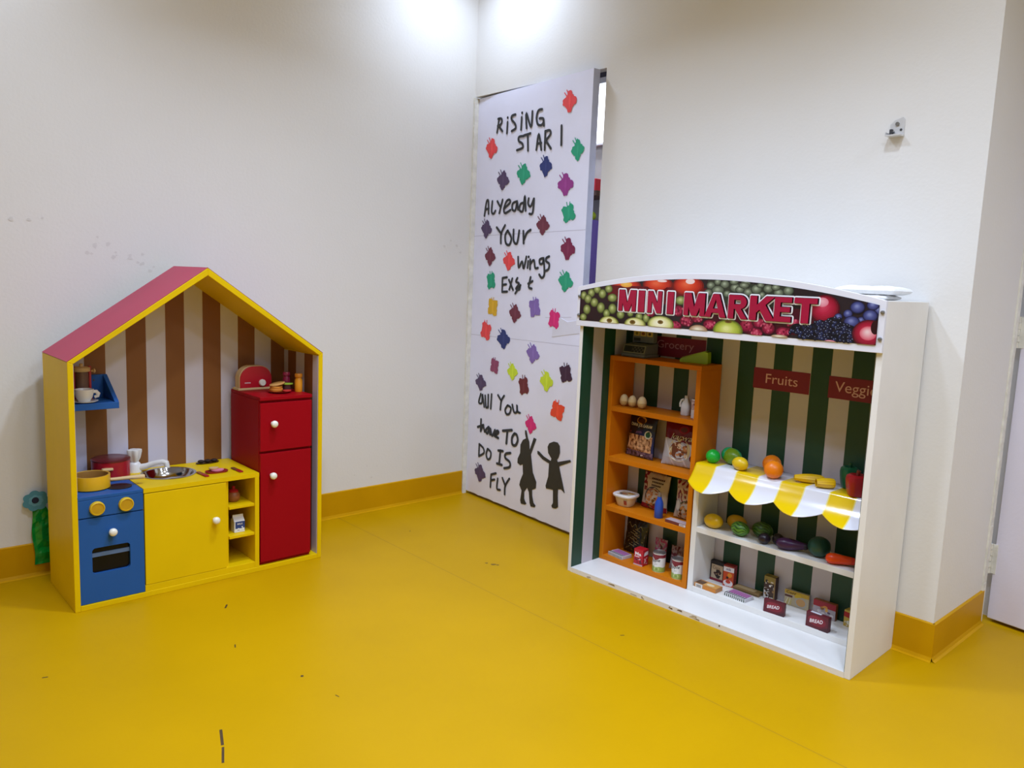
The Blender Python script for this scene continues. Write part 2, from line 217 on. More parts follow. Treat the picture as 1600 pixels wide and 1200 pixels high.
FRUIT = [(0.222, 1.149, 0.067, 0.025, 'tomato'), (0.36, 1.156, 0.065, 0.03, 'tomato'), (0.484, 1.156, 0.063, 0.035, 'tomato'), (0.222, 1.153, 0.027, 0.01, 'glow'), (0.492, 1.172, 0.018, 0.009, 'white'), (0.378, 1.17, 0.02, 0.004, 'white'), (0.022, 1.105, 0.016, 0.017, 'grape'), (0.059, 1.116, 0.018, 0.017, 'grape'), (0.087, 1.13, 0.019, 0.015, 'grape'), (0.142, 1.134, 0.019, 0.015, 'grape'), (0.076, 1.081, 0.02, 0.018, 'grape'), (0.044, 1.093, 0.019, 0.018, 'grape'), (0.113, 1.115, 0.019, 0.018, 'grape'), (0.161, 1.102, 0.023, 0.016, 'grape'), (0.109, 1.063, 0.02, 0.021, 'grape'), (0.041, 1.053, 0.019, 0.02, 'grape'), (0.164, 1.062, 0.02, 0.02, 'grape'), (0.138, 1.043, 0.017, 0.017, 'grape'), (0.204, 1.043, 0.019, 0.017, 'grape'), (0.248, 1.05, 0.015, 0.013, 'grape'), (0.288, 1.04, 0.017, 0.015, 'grape'), (0.319, 1.037, 0.015, 0.017, 'grape'), (0.025, 1.023, 0.018, 0.015, 'grape'), (0.46, 1.106, 0.024, 0.016, 'grape'), (0.598, 1.173, 0.014, 0.011, 'greygrape'), (0.573, 1.161, 0.017, 0.013, 'greygrape'), (0.625, 1.166, 0.018, 0.014, 'greygrape'), (0.7, 1.172, 0.018, 0.013, 'greygrape'), (0.664, 1.156, 0.02, 0.015, 'greygrape'), (0.566, 1.137, 0.017, 0.013, 'greygrape'), (0.693, 1.152, 0.019, 0.014, 'greygrape'), (0.601, 1.146, 0.025, 0.016, 'greygrape'), (0.636, 1.136, 0.015, 0.012, 'greygrape'), (0.718, 1.145, 0.018, 0.015, 'greygrape'), (0.658, 1.175, 0.017, 0.01, 'greygrape'), (0.681, 1.151, 0.017, 0.012, 'greygrape'), (0.711, 1.144, 0.018, 0.013, 'greygrape'), (0.739, 1.154, 0.02, 0.016, 'greygrape'), (0.695, 1.165, 0.019, 0.01, 'greygrape'), (0.779, 1.157, 0.018, 0.014, 'greygrape'), (0.815, 1.146, 0.018, 0.013, 'greygrape'), (0.804, 1.162, 0.016, 0.01, 'greygrape'), (0.846, 1.153, 0.018, 0.015, 'greygrape'), (0.76, 1.137, 0.012, 0.011, 'greygrape'), (0.752, 1.167, 0.014, 0.008, 'greygrape'), (0.453, 1.07, 0.023, 0.02, 'berry'), (0.443, 1.019, 0.03, 0.017, 'berry'), (0.489, 1.038, 0.029, 0.02, 'berry'), (0.529, 1.05, 0.027, 0.016, 'berry'), (0.58, 1.032, 0.027, 0.018, 'berry'), (0.728, 1.033, 0.035, 0.022, 'berry'), (0.338, 1.055, 0.02, 0.012, 'berry'), (0.716, 1.038, 0.029, 0.023, 'berry'), (0.756, 1.049, 0.023, 0.017, 'berry'), (0.79, 1.034, 0.024, 0.02, 'berry'), (0.751, 1.017, 0.023, 0.016, 'berry'), (0.84, 1.027, 0.026, 0.016, 'berry'), (0.873, 1.057, 0.027, 0.014, 'berry'), (0.152, 1.007, 0.047, 0.028, 'cut'), (0.272, 1.011, 0.048, 0.026, 'cut'), (0.383, 1.019, 0.056, 0.03, 'cut'), (0.154, 1.018, 0.013, 0.008, 'core'), (0.261, 1.019, 0.013, 0.008, 'core'), (0.382, 1.027, 0.012, 0.007, 'core'), (0.537, 1.008, 0.036, 0.02, 'pale'), (0.648, 1.016, 0.055, 0.037, 'greenapple'), (0.648, 1.046, 0.013, 0.005, 'core'), (0.964, 1.104, 0.047, 0.043, 'redapple'), (0.956, 1.124, 0.019, 0.014, 'blush'), (1.008, 1.084, 0.012, 0.01, 'blue'), (1.035, 1.094, 0.014, 0.013, 'blue'), (1.075, 1.078, 0.012, 0.01, 'blue'), (1.12, 1.109, 0.011, 0.013, 'blue'), (1.104, 1.122, 0.018, 0.014, 'blue'), (1.061, 1.114, 0.022, 0.018, 'blue'), (1.099, 1.092, 0.022, 0.018, 'blue'), (1.048, 1.071, 0.024, 0.018, 'blue'), (0.884, 1.041, 0.021, 0.015, 'black'), (0.91, 1.038, 0.021, 0.015, 'black'), (0.94, 1.045, 0.021, 0.015, 'black'), (0.956, 1.056, 0.02, 0.015, 'black'), (0.993, 1.067, 0.02, 0.015, 'black'), (1.019, 1.055, 0.02, 0.014, 'black'), (1.044, 1.048, 0.019, 0.014, 'black'), (1.013, 1.026, 0.02, 0.015, 'black'), (0.97, 1.039, 0.02, 0.015, 'black'), (0.955, 1.019, 0.02, 0.015, 'black'), (0.908, 1.017, 0.021, 0.015, 'black'), (0.993, 1.022, 0.02, 0.015, 'black'), (1.038, 1.024, 0.019, 0.014, 'black'), (0.929, 1.023, 0.021, 0.015, 'black'), (1.1, 1.04, 0.048, 0.041, 'redapple'), (1.098, 1.042, 0.024, 0.02, 'streak'), (1.117, 1.06, 0.013, 0.02, 'dark'), (0.83, 1.011, 0.028, 0.007, 'pale'), (0.99, 1.009, 0.017, 0.005, 'blush')]
# ================================================================== the room
wall_m = mat('wall_plaster', S(226, 224, 220), .62, .025, 1.6, .12, 90)
floor_m = mat('yellow_epoxy', (.50, .278, .0003), .42, .05, 2.5, .05, 160, spec=.1)
skirt_m = mat('ochre_skirting', (.58, .30, .0005), .45, .06, 5, .05, 120, spec=.12)
scuff_m = mat('scuff', S(120, 88, 12), .6, .2, 40)
seam_m = mat('seam', S(150, 112, 10), .6, .1, 20)
mark_m = mat('dark_mark', S(70, 48, 14), .6, .2, 40)
PY = -2.3875
def quadwall(name, boxes, m):
    b = MB()
    for x in boxes: b.box(*x)
    return struct(b.build(name, m))
fl = MB(); fl.box(-4.6, 2.2, -5.6, 1.2, -.06, 0)
def strip(a, b_, wd, mi):
    d = Vector((b_[0]-a[0], b_[1]-a[1])); n = Vector((-d.y, d.x)).normalized()*wd/2
    fl.decal([poly([(a[0]-n.x, a[1]-n.y), (b_[0]-n.x, b_[1]-n.y), (b_[0]+n.x, b_[1]+n.y), (a[0]+n.x, a[1]+n.y)])], (1, 1, 1), lambda x, y, e: (x, y, e), mi)
strip((-.7685, -.012), (-.79, -5.5), .0022, 1)
for a, b_, wd in [((-1.887, -1.385), (-1.91, -1.452), .007), ((-1.912, -1.46), (-1.937, -1.521), .006), ((-1.573, -.664), (-1.59, -.69), .006),
                  ((-1.60, -1.262), (-1.605, -1.27), .008), ((-.607, -.373), (-.603, -.377), .008), ((-2.169, -.838), (-2.155, -.842), .005),
                  ((-1.672, -.965), (-1.68, -.985), .0035), ((-1.58, -1.415), (-1.577, -1.43), .003), ((-.66, -1.66), (-.648, -1.668), .004)]:
    strip(a, b_, wd, 3)
for (x, y, a, n_) in [(-.586, -.89, .012, 5), (-.572, -.92, .016, 6), (-.562, -.935, .01, 4)]:
    fl.decal([poly([(x+a*(.5+.5*random.random())*math.cos(t*1.05), y+a*(.4+.6*random.random())*math.sin(t*1.05)) for t in range(6)])], (1, 1, 1), lambda x, y, e: (x, y, e), 2)
struct(fl.build('floor', [floor_m, seam_m, scuff_m, mark_m]))
ceil_m = mat('ceiling_paint', S(235, 234, 230), .7, .02)
quadwall('ceiling', [(-4.6, 2.2, -5.6, 1.2, 2.75, 2.85)], ceil_m)
wl = MB(); wl.box(-4.6, .0, 0, .12, 0, 2.75); rr = random.Random(3)
for (cx, cz, n_, sp) in ((-1.78, 1.225, 7, .035), (-1.70, 1.19, 6, .03), (-1.62, 1.165, 6, .05), (-2.02, 1.30, 3, .04), (-.13, 1.3, 5, .04), (-.6, .2, 4, .05)):
    for k in range(n_):
        x, z, a, t_ = cx+rr.gauss(0, sp), cz+rr.gauss(0, sp*.5), .004+.008*rr.random(), rr.random()*3
        wl.decal([poly([(x+a*(1 if j % 2 else .5)*math.cos(j*1.05+t_), z+a*.8*(.5+rr.random()*.6)*math.sin(j*1.05+t_)) for j in range(6)])], (1, 1, 1), lambda x, z, e: (x, -e, z), 1)
struct(wl.build('wall_left', [wall_m, mat('wall_smudge', S(215, 212, 208), .65, .05, 30)]))
quadwall('wall_right', [(0, .15, PY, -.878, 0, 2.75), (0, .15, -.878, 0, 2.066, 2.75)], wall_m)
quadwall('wall_return', [(.15, .47, PY, PY+.12, 0, 2.75)], wall_m)
quadwall('wall_far_side', [(.56, .66, -5.6, PY+.12, 0, 2.75)], wall_m)
quadwall('wall_behind', [(-4.6, .6, -5.6, -5.5, 0, 2.75)], wall_m)
quadwall('wall_end', [(-4.7, -4.6, -5.6, .1, 0, 2.75)], wall_m)
# skirting coved up from the floor, lighter line where the plaster starts
def skirting(name, a, b_, nx, ny, h=.125):
    k = MB(); t = .008
    (x0, y0), (x1, y1) = a, b_
    prof = [(t+.012, .0004), (t+.004, .004), (t, .014), (t, h-.003), (t-.003, h), (0, h)]
    v = [(x0+nx*p, y0+ny*p, z) for p, z in prof]+[(x1+nx*p, y1+ny*p, z) for p, z in prof]; n = len(prof)
    k.add(v, [(i, i+n, i+n+1, i+1) for i in range(n-1)], (1, 1, 1))
    return struct(k.build(name, skirt_m))
skirting('baseboard_left', (-4.6, 0), (-.012, 0), 0, -1)
skirting('baseboard_right', (0, -.895), (0, PY-.008), -1, 0)
skirting('baseboard_return', (-.008, PY), (.46, PY), 0, -1)
# ragged plaster edge and frame of the decorated door
trim_m = mat('chipped_white_paint', S(228, 226, 216), .6, .14, 30, .5, 60)
t = MB()
for i in range(60):
    z = i*2.06/60; j = .003*noise.noise(Vector((0, 0, i*1.7)))
    t.box(-.010+j, .0155, -.0115-j*.5, -.0005, z, z+2.06/60)
struct(t.build('trim_1', trim_m))
dark_m = mat('dark_frame', S(74, 72, 88), .5, .1)
t = MB(); t.box(.045, .12, -.9, -.012, 2.045, 2.07); t.box(.045, .12, -.879, -.874, 0, 2.07); struct(t.build('trim_2', dark_m))
# frame of the door at the far right
t = MB()
for i in range(70):
    z = .0+i*2.1/70; j = .0035*noise.noise(Vector((3, 1, i*2.3)))
    t.box(.447, .478+j, PY-.006+j*.6, PY+.03, z, z+2.1/70)
struct(t.build('trim_3', trim_m))

# ------------------------------------------------------------------ decorated door
ang = math.atan2(-.8511+.0102, -.0502-.0173)
paper_m = mat('lilac_paper', S(232, 233, 252), .5, .035, 5, .35, 14)
edge_m = mat('door_edge_paper', S(178, 182, 206), .55, .12, 12, .3, 40)
DW, DH = .8436, 2.0588
b = MB(); b.box(.0005, DW, .0003, .036, .014, DH)
door = struct(b.build('door_1', edge_m, loc=(.0173, -.0102, 0), rot=ang))
b = MB()
n = 30; top = [(DW*i/n, DH-.0005) for i in range(n, -1, -1)]
bot = [(DW*i/n, .016+.007*noise.noise(Vector((i*.6, 2, 0)))) for i in range(n+1)]
b.prism(bot+top, -.0012, 0, (1, 1, 1))
plabel(b.build('paper_cover', paper_m, door), 'lilac paper covering the door face')
b = MB()
for (x0, x1, z0, z1) in [(.0, DW, 1.37, 1.372), (.0, DW, .86, .862), (.6, .78, .985, .987)]:
    b.prism([(x0, z0), (x1, z0+.012), (x1, z1+.012), (x0, z1)], -.0016, -.001, (1, 1, 1))
plabel(b.build('paper_seam', mat('paper_seam', S(188, 186, 204), .5, .05), door), 'overlapping seam of the covering paper')
b = MB(); b.prism([(.655, .90), (.838, .93), (.838, .99), (.76, .975), (.66, 1.005)], -.0028, -.0012)
plabel(b.build('paper_patch', mat('white_sheet', S(222, 222, 236), .3, .03, 5, .5, 20), door), 'crumpled white plastic patch near the latch side')
BC = dict(coral=S(232, 74, 76), green=S(38, 158, 120), dusk=S(84, 66, 100), navy=S(44, 56, 118), magenta=S(150, 56, 138), maroon=S(112, 48, 66), wine=S(122, 30, 70),
          yellow=S(218, 172, 36), lavender=S(132, 106, 178), pink=S(214, 40, 118), mauve=S(146, 70, 104), lime=S(204, 226, 52), brown=S(110, 40, 44), plum=S(62, 30, 56), orange=S(236, 76, 42))
CN = dict(dusk='dusky purple', lime='lime yellow', wine='wine red', plum='dark plum')
felt = mat('craft_paper', None, .7, .05, 30)
def butterfly(i, s, z, bw, bh, c):
    rr = random.Random(i); b = MB(); flat = i in (7, 13, 15, 17, 18, 19, 22, 25, 27, 28); ta = rr.choice((-1, 1))*rr.uniform(.12, .32) if flat else rr.uniform(.55, .85); pts = []
    for k in range(72):
        a = 2*PI*k/72; r = .5*(.80+.15*math.cos(4*(a-PI/4))+.03*math.cos(2*a+.6)+.035*math.cos(12*a+i)+.02*math.cos(17*a+2*i))
        x, y = r*math.cos(a)*1.02, r*math.sin(a)*1.1
        pts.append((x*math.cos(ta)-y*math.sin(ta), x*math.sin(ta)+y*math.cos(ta)))
    m = max(abs(p[0]) for p in pts); q = max(abs(p[1]) for p in pts)
    pts = [(s+p[0]/m*bw/2, z+p[1]/q*bh/2) for p in pts]
    b.prism(pts, -.0036, -.0028, BC[c])
    for dx, dz, ex, ez in (((-.10, .34, -.16, .55), (.04, .34, .06, .56)) if flat else ((-.20, .24, -.40, .44), (-.10, .32, -.24, .54))):
        stroke(b, [(s+dx*bw, z+dz*bh), (s+ex*bw, z+ez*bh)], .0045, -.0034, -.003, BC[c])
    hi = tuple(min(1, x*1.12+.01) for x in BC[c])
    b.prism([(s+.02*bw+(x-s)*.16, z+(y-z)*.75) for x, y in pts[::3]], -.0040, -.0036, hi)
    o = b.build('butterfly_cutout', felt, door); plabel(o, CN.get(c, c)+' paper butterfly cutout')
for i, q in enumerate(BUTTERFLIES): butterfly(i, *q)
for k, st in WORDS.items():
    b = MB(); big = {'have': .013, 'TO': .014, 'IS': .013, 'Your': .0125}.get(k, .0115)
    for j, s_ in enumerate(st):
        s_ = [tuple(p) for p in s_]
        stroke(b, s_, big, -.0044-.00002*j, -.0034, S(46, 48, 50))
    plabel(b.build('lettering', felt, door), 'black paper letters spelling '+k)
for g, tx in zip(GIRLS, ('black paper silhouette of a girl reaching up', 'black paper silhouette of a child with arms out')):
    b = MB(); b.prism(g if sum((g[i][0]*g[(i+1) % len(g)][1]-g[(i+1) % len(g)][0]*g[i][1]) for i in range(len(g))) > 0 else g[::-1], -.0038, -.0026, S(48, 46, 40))
    plabel(b.build('child_silhouette', felt, door), tx)
b = MB(); 
for z in (.3, 1.0, 1.75):
    b.tube([(-.004, -.005, z), (-.004, -.005, z+.09)], .005, 10)
plabel(b.build('hinge', trim_m, door), 'white painted hinge')

# ------------------------------------------------------------------ door at the far right
d2m = mat('pale_lilac_door', S(226, 222, 236), .5, .04, 3, .1, 90)
b = MB(); dw2 = .8; b.box(.006, dw2, .0, .036, .012, 2.06)
a2 = math.atan2(-.99, -.135)
d2 = struct(b.build('door_2', d2m, bevel=.003, loc=(.508, PY-.006, 0), rot=a2))
for z in (.178, .99):
    b = MB()
    for i in range(5): b.tube([(-.006, -.006, z+i*.022), (-.006, -.006, z+i*.022+.0205)], .0065+.0008*(i % 2), 12)
    b.box(.0, .016, -.002, .0004, z, z+.108)
    plabel(b.build('hinge', trim_m, d2), 'white painted hinge')

# ------------------------------------------------------------------ the next room, seen in the door gap
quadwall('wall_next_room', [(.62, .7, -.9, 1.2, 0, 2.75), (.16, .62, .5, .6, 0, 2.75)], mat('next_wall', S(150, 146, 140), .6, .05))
wf = MB(); wf.box(.600, .62, -.48, -.20, 1.885, 2.19)
win = struct(wf.build('window_1', mat('window_frame', S(230, 230, 232), .5)))
m = bpy.data.materials.new('bright_daylight'); m.use_nodes = True; e = m.node_tree.nodes['Principled BSDF']
e.inputs['Emission Color'].default_value = (.95, .97, 1, 1); e.inputs['Emission Strength'].default_value = 1.6
wf = MB(); wf.box(.597, .6, -.47, -.21, 1.895, 2.18); wf.build('pane', m, win)
cab = bpy.data.objects.new('purple_cupboard', None); COL.objects.link(cab); cab.location = (.61, -.33, 0)
tag(cab, 'purple patterned cupboard in the next room, glimpsed through the door gap', 'cupboard')
b = MB(); b.box(-.17, 0, -.09, .09, 0, 1.48, S(132, 112, 206))
for i in range(26):
    z = .2+i*.049; y = -.07+.14*random.random()
    b.decal([disc(y, z, .006+.006*random.random(), n=8)], random.choice([S(196, 150, 190), S(70, 50, 140), S(190, 120, 110), S(120, 110, 210)]), lambda x, z, e: (-.170-e, -x, z))
b.build('body', MATTE(), cab)
b = MB(); b.ball((0, 0, .024), .024, .024, .024, S(200, 226, 50)); o = b.build('ball', PLASTIC(), loc=(.51, -.372, 1.48)); tag(o, 'small lime ball on top of the purple cupboard', 'ball')
b = MB(); b.box(.44, .62, -.46, -.2, 1.60, 1.625, S(92, 60, 40)); o = b.build('wall_shelf', mat('brown_wood', None, .5, .15, 14)); tag(o, 'brown wall shelf beyond the door gap, above the lime ball', 'shelf')
b = MB(); b.box(-.05, .05, -.06, .06, 0, .065, S(206, 36, 52)); 
b.decal([rect(-.04, .02, .04, .045)], WHITE, lambda x, z, e: (-.05-e, -x, z))
o = b.build('toy_box', PRINT(), bevel=.002, loc=(.52, -.365, 1.625)); tag(o, 'red and white box on the brown wall shelf beyond the door', 'box')

# ------------------------------------------------------------------ metal bracket on the right wall
br = bpy.data.objects.new('wall_bracket', None); COL.objects.link(br); br.location = (0, -2.119, 1.655); br.rotation_euler = (0, 0, -PI/2)
tag(br, 'small white metal bracket screwed high on the right wall', 'bracket')
met = mat('painted_metal', S(214, 214, 214), .35, .06, 20, metal=.3)
b = MB(); w_ = .022
pl_ = [(-w_, 0), (w_, 0), (w_, .048), (w_-.006, .056), (-w_+.012, .048), (-w_, .036)]
b.prism(pl_, -.003, 0); b.build('back_plate', met, br)
b = MB(); b.box(-w_-.002, w_, -.034, -.002, -.004, 0); b.box(-w_-.002, -w_, -.034, -.003, 0, .008); b.build('ledge', met, br)
dk = mat('dark_metal', S(58, 58, 60), .4, .1)
b = MB(); b.cyl((.0, -.007, .036), (.0, -.003, .036), .006); plabel(b.build('screw', mat('steel', S(150, 150, 150), .3, .05, metal=.8), br), 'steel screw head')
b = MB(); b.cyl((.012, -.004, .017), (.012, -.003, .017), .004); b.build('screw', dk, br)
b = MB(); b.box(-.02, -.012, -.012, -.003, .004, .02); b.tube([(-.012, -.008, .01), (-.006, -.008, .01)], .003, 8); plabel(b.build('clip', dk, br), 'dark clip')

# ------------------------------------------------------------------ paper flower on the left wall
fw_ = bpy.data.objects.new('paper_flower', None); COL.objects.link(fw_); fw_.location = (-2.0, -.0125, .045)
tag(fw_, 'blue paper flower with broad green stem taped to the wall behind the playhouse', 'paper flower')
b = MB(); n = 22; z1 = .225; W0 = .062
for i in range(n):
    for j in range(6):
        pass
def stem_pt(s, t): 
    z = t*z1; wd = W0*(1-.35*max(0, t-.75)/.25); x = -.026+.004*(1-t)+s*wd+.003*math.sin(t*9)
    return (x, -.003-.005*noise.noise(Vector((s*3, t*9, 1)))*(1 if 0 < s < 1 else .3), z)
v = [stem_pt(j/6, i/n) for i in range(n+1) for j in range(7)]
b.add(v, [(i*7+j, i*7+j+1, (i+1)*7+j+1, (i+1)*7+j) for i in range(n) for j in range(6)], lambda k: S(10, 140+((k*37) % 17), 56))
b.build('stem', mat('green_film', None, .2, .1, 12), fw_, solid=.0008)
b = MB(); pts = []
for k in range(96):
    a = 2*PI*k/96; r = .041*(.86+.16*abs(math.cos(3.5*a+.3))); pts.append((-.012+r*math.cos(a)*1.05, .243+r*math.sin(a)*.92))
b.prism(pts, -.0115, -.0105, S(82, 146, 164)); b.prism([(-.012+(x+.012)*.55, .243+(y-.243)*.55) for x, y in pts], -.0121, -.0115, S(104, 164, 182))
plabel(b.build('petals', MATTE(), fw_), 'scalloped blue petals')
b = MB(); b.prism(disc(-.014, .245, .0115)[0], -.0129, -.0121, S(26, 32, 58)); plabel(b.build('flower_center', MATTE(), fw_), 'dark navy round centre')
# ================================================================== playhouse kitchen
yel = mat('house_yellow', (.80, .54, .0012), .45, .05, 5, .06, 140, spec=.15)
crim = mat('roof_crimson', S(170, 44, 74), .5, .05, 5, .05, 120)
red = mat('fridge_red', (.33, .001, .007), .45, .05, 4, .04, 120, spec=.12)
blue = mat('stove_blue', (.018, .10, .34), .45, .05, 5, .04, 120, spec=.2)
knobm = mat('white_knob', S(238, 234, 220), .3, .03)
LIL = S(204, 200, 214); BRN = S(130, 80, 32)
HW, HD, HE, HA, T = .9012, .3361, .836, 1.1508, .0175
house = thing('playhouse_frame', 'yellow gabled playhouse frame with crimson roof against the left wall', 'playhouse', H(0, 0, 0))
b = MB(); b.prism([(0, 0), (T, 0), (T, .8295), (0, HE)], 0, HD); b.build('side_panel', yel, house, .0015)
b = MB(); b.prism([(HW-T, 0), (HW, 0), (HW, HE), (HW-T, .8295)], 0, HD); b.build('side_panel', yel, house, .0015)
b = MB(); b.box(T, HW-T, 0, HD, 0, .0185); b.build('floor_board', yel, house, .0012)
mid = HW/2
b = MB(); b.prism([(0, HE), (T, .8295), (mid, 1.1252), (mid, HA)], 0, HD); b.build('roof_panel', yel, house, .0015)
b = MB(); b.prism([(mid, HA), (mid, 1.1252), (HW-T, .8295), (HW, HE)], 0, HD); b.build('roof_panel', yel, house, .0015)
for s in (0, 1):
    b = MB(); q = [(-.0004, HE+.0008), (mid+.0002, HA+.0008), (mid+.0002, HA+.002), (-.0008, HE+.002)]
    if s: q = [(HW-x, z) for x, z in q][::-1]
    b.prism(q, .0012, HD); plabel(b.build('roof_skin', crim, house), 'crimson painted top of the roof')
# striped back panel: brown and lilac bands in the sheet itself
b = MB()
def ztop(x): return min(.8295+(x-T)*(1.1252-.8295)/(mid-T), .8295+(HW-T-x)*(1.1252-.8295)/(mid-T))
xs = [T]+[.1205+.0703*k for k in range(-1, 12) if T < .1205+.0703*k < HW-T]+[HW-T]
xs = sorted(set(xs+[mid]))
for x0, x1 in zip(xs, xs[1:]):
    k = math.floor(((x0+x1)/2-.1205)/.0703); b.prism([(x0, .0185), (x1, .0185), (x1, ztop(x1)), (x0, ztop(x0))], .295, .306, BRN if k % 2 == 0 else LIL)
plabel(b.build('back_panel', mat('striped_paper', None, .5, .03), house), 'back panel papered in brown and lilac stripes')
ys = [0.004, .0475, .1167, .1878, .2577, .2945]
b = MB()
for i, (y0, y1) in enumerate(zip(ys, ys[1:])): b.box(HW-T-.0012, HW-T, y0, y1, .0187, .826, LIL if i % 2 == 0 else BRN)
plabel(b.build('striped_liner', mat('striped_paper'), house), 'striped paper lining inside the right side panel')
b = MB()
for i, (y0, y1) in enumerate(zip(ys, ys[1:])): b.box(T, T+.0012, y0, y1, .4, .826, LIL if i % 2 == 0 else BRN)
b.build('striped_liner', mat('striped_paper'), house)

def knob(parent, x, y, z, r=.0132, name='knob'):
    b = MB(); prof = [(.0075, 0), (.0075, .008), (r*.82, .010), (r, .015), (r, .021), (r*.8, .0265), (r*.45, .0285), (.0003, .029)]
    b.lathe(prof, 20, (x, y, z), M=Matrix.Rotation(PI/2, 3, 'X')); plabel(b.build(name, knobm, parent), 'round white knob')

# --- stove
st = thing('toy_stove', 'blue toy stove with two yellow dials and an oven window', 'toy stove', H(.0182, .004, .0186))
SW, SH = .2030, .3695
b = MB(); b.box(0, SW, .014, .285, 0, SH-.012); b.build('body', blue, st, .001)
b = MB(); b.box(0, SW, .0, .285, SH-.012, SH); b.build('hob_top', blue, st, .0015)
b = MB(); b.box(0, SW, 0, .013, .2975, SH-.0125); b.build('control_panel', blue, st, .0012)
for x in (.0565, .1465):
    b = MB(); prof = [(.0235, 0), (.0235, .009), (.0225, .012), (.0195, .0135), (.0188, .0112), (.0003, .0112)]
    b.lathe(prof, 36, (x, 0, .327), col=lambda i, t, k: S(224, 184, 20) if k < 4 else S(196, 150, 22), M=Matrix.Rotation(PI/2, 3, 'X')); plabel(b.build('dial', mat('dial_yellow', None, .4, .08, 30), st), 'round yellow dial')
# oven door with a rounded opening
b = MB(); dx0, dx1, dz0, dz1 = .0, SW, .0015, .2945; ox0, ox1, oz0, oz1, rr = .0385, .1575, .101, .19, .012
N = 52; inner = []; outer = []
cx, cz = (ox0+ox1)/2, (oz0+oz1)/2
cor = [(ox1-rr, oz1-rr, 0), (ox0+rr, oz1-rr, 90), (ox0+rr, oz0+rr, 180), (ox1-rr, oz0+rr, 270)]
for X, Z, a0 in cor:
    for k in range(N//4): a = math.radians(a0+90*k/(N//4-1)); inner.append((X+rr*math.cos(a), Z+rr*math.sin(a)))
cc = [(dx1, dz1), (dx0, dz1), (dx0, dz0), (dx1, dz0)]
for i in range(4):
    for k in range(N//4):
        f_ = k/(N//4-1); X, Z = cc[i]; px, pz = inner[i*(N//4)+k]
        a = f_*90+[0, 90, 180, 270][i]
        outer.append((dx1 if (i == 0 and f_ < .5) or (i == 3 and f_ >= .5) else dx0 if (i == 1 and f_ >= .5) or (i == 2 and f_ < .5) else px,
                      dz1 if (i == 0 and f_ >= .5) or (i == 1 and f_ < .5) else dz0 if (i == 2 and f_ >= .5) or (i == 3 and f_ < .5) else pz))
        if f_ == 0 or f_ == 1: pass
# corners of the outer rectangle
def ringprism(b, inner, outer, y0, y1):
    n = len(inner); v = [(x, y0, z) for x, z in outer]+[(x, y0, z) for x, z in inner]+[(x, y1, z) for x, z in outer]+[(x, y1, z) for x, z in inner]
    F = []
    for i in range(n):
        j = (i+1) % n; F += [(i, j, n+j, n+i), (n+i, n+j, 3*n+j, 3*n+i), (2*n+j, 2*n+i, 3*n+i, 3*n+j), (j, i, 2*n+i, 2*n+j)]
    b.add(v, F, (1, 1, 1))
out2 = []
q = N//4
for i, p in enumerate(inner):
    k = i // q; f_ = (i % q)/(q-1); X, Z = cc[k]
    a = inner[k*q]; e_ = inner[k*q+q-1]
    if k == 0: o_ = (dx1, a[1]+(dz1-a[1])*min(1, f_*2)) if f_ <= .5 else (dx1+(e_[0]-dx1)*(f_*2-1), dz1)
    elif k == 1: o_ = (a[0]+(dx0-a[0])*min(1, f_*2), dz1) if f_ <= .5 else (dx0, dz1+(e_[1]-dz1)*(f_*2-1))
    elif k == 2: o_ = (dx0, a[1]+(dz0-a[1])*min(1, f_*2)) if f_ <= .5 else (dx0+(e_[0]-dx0)*(f_*2-1), dz0)
    else: o_ = (a[0]+(dx1-a[0])*min(1, f_*2), dz0) if f_ <= .5 else (dx1, dz0+(e_[1]-dz0)*(f_*2-1))
    out2.append(o_)
ringprism(b, inner, out2, 0, .013)
od = b.build('oven_door', blue, st)
knob(od, .1003, 0, .2405)
b = MB(); b.box(ox0-.004, ox1+.004, .0122, .0135, oz0-.004, oz1+.004, S(22, 24, 28)); plabel(b.build('oven_window', mat('dark_acrylic', S(14, 15, 17), .22, .05, spec=.2), od), 'dark oven window')
b = MB(); b.box(ox0-.002, ox1+.002, .0085, .012, .1565, .1700); plabel(b.build('oven_rack', mat('rack_blue', S(84, 112, 150), .4), od), 'blue grey rack bar')
for (x, y) in ((.148, .075), (.150, .2)):
    b = MB(); b.lathe([(.0003, .0002), (.04, .0002), (.04, .0022), (.036, .0026), (.0003, .0026)], 40, (x, y, SH), col=S(26, 26, 30)); plabel(b.build('burner', mat('burner_black', S(26, 26, 30), .5), st), 'round black burner ring')

# --- saucepan and pot
pn = thing('toy_frying_pan', 'yellow wooden toy pan with pale handle at the front of the blue stove', 'toy pan', H(.0865, .1120, .3891))
b = MB(); R = .0595
b.lathe([(.0003, .001), (R-.002, .001), (R, .003), (R, .046), (R-.0005, .0475), (R-.006, .0475), (R-.0065, .046), (R-.0065, .012), (.0003, .012)], 48, col=lambda i, t, k: S(226, 172, 22) if k < 4 else S(150, 108, 52) if k > 5 else S(206, 160, 60)); b.build('bowl', GLOSS(), pn)
b = MB(); b.tube([(R-.004, -.022, .026), (R+.012, -.027, .026), (R+.06, -.036, .027), (R+.098, -.043, .027), (R+.102, -.044, .027)], [.0055, .0062, .0072, .0085, .006], 14); plabel(b.build('handle', mat('pale_wood', S(214, 184, 132), .5, .08, 20), pn), 'pale wooden handle')
pt = thing('toy_pot', 'red toy cooking pot with dark lid at the back of the stove', 'toy pot', H(.180, .222, .3891))
b = MB(); R = .063
b.lathe([(.0003, .001), (R-.002, .001), (R, .003), (R, .066), (.0003, .066)], 48, col=S(164, 18, 40)); b.build('body', GLOSS(), pt)
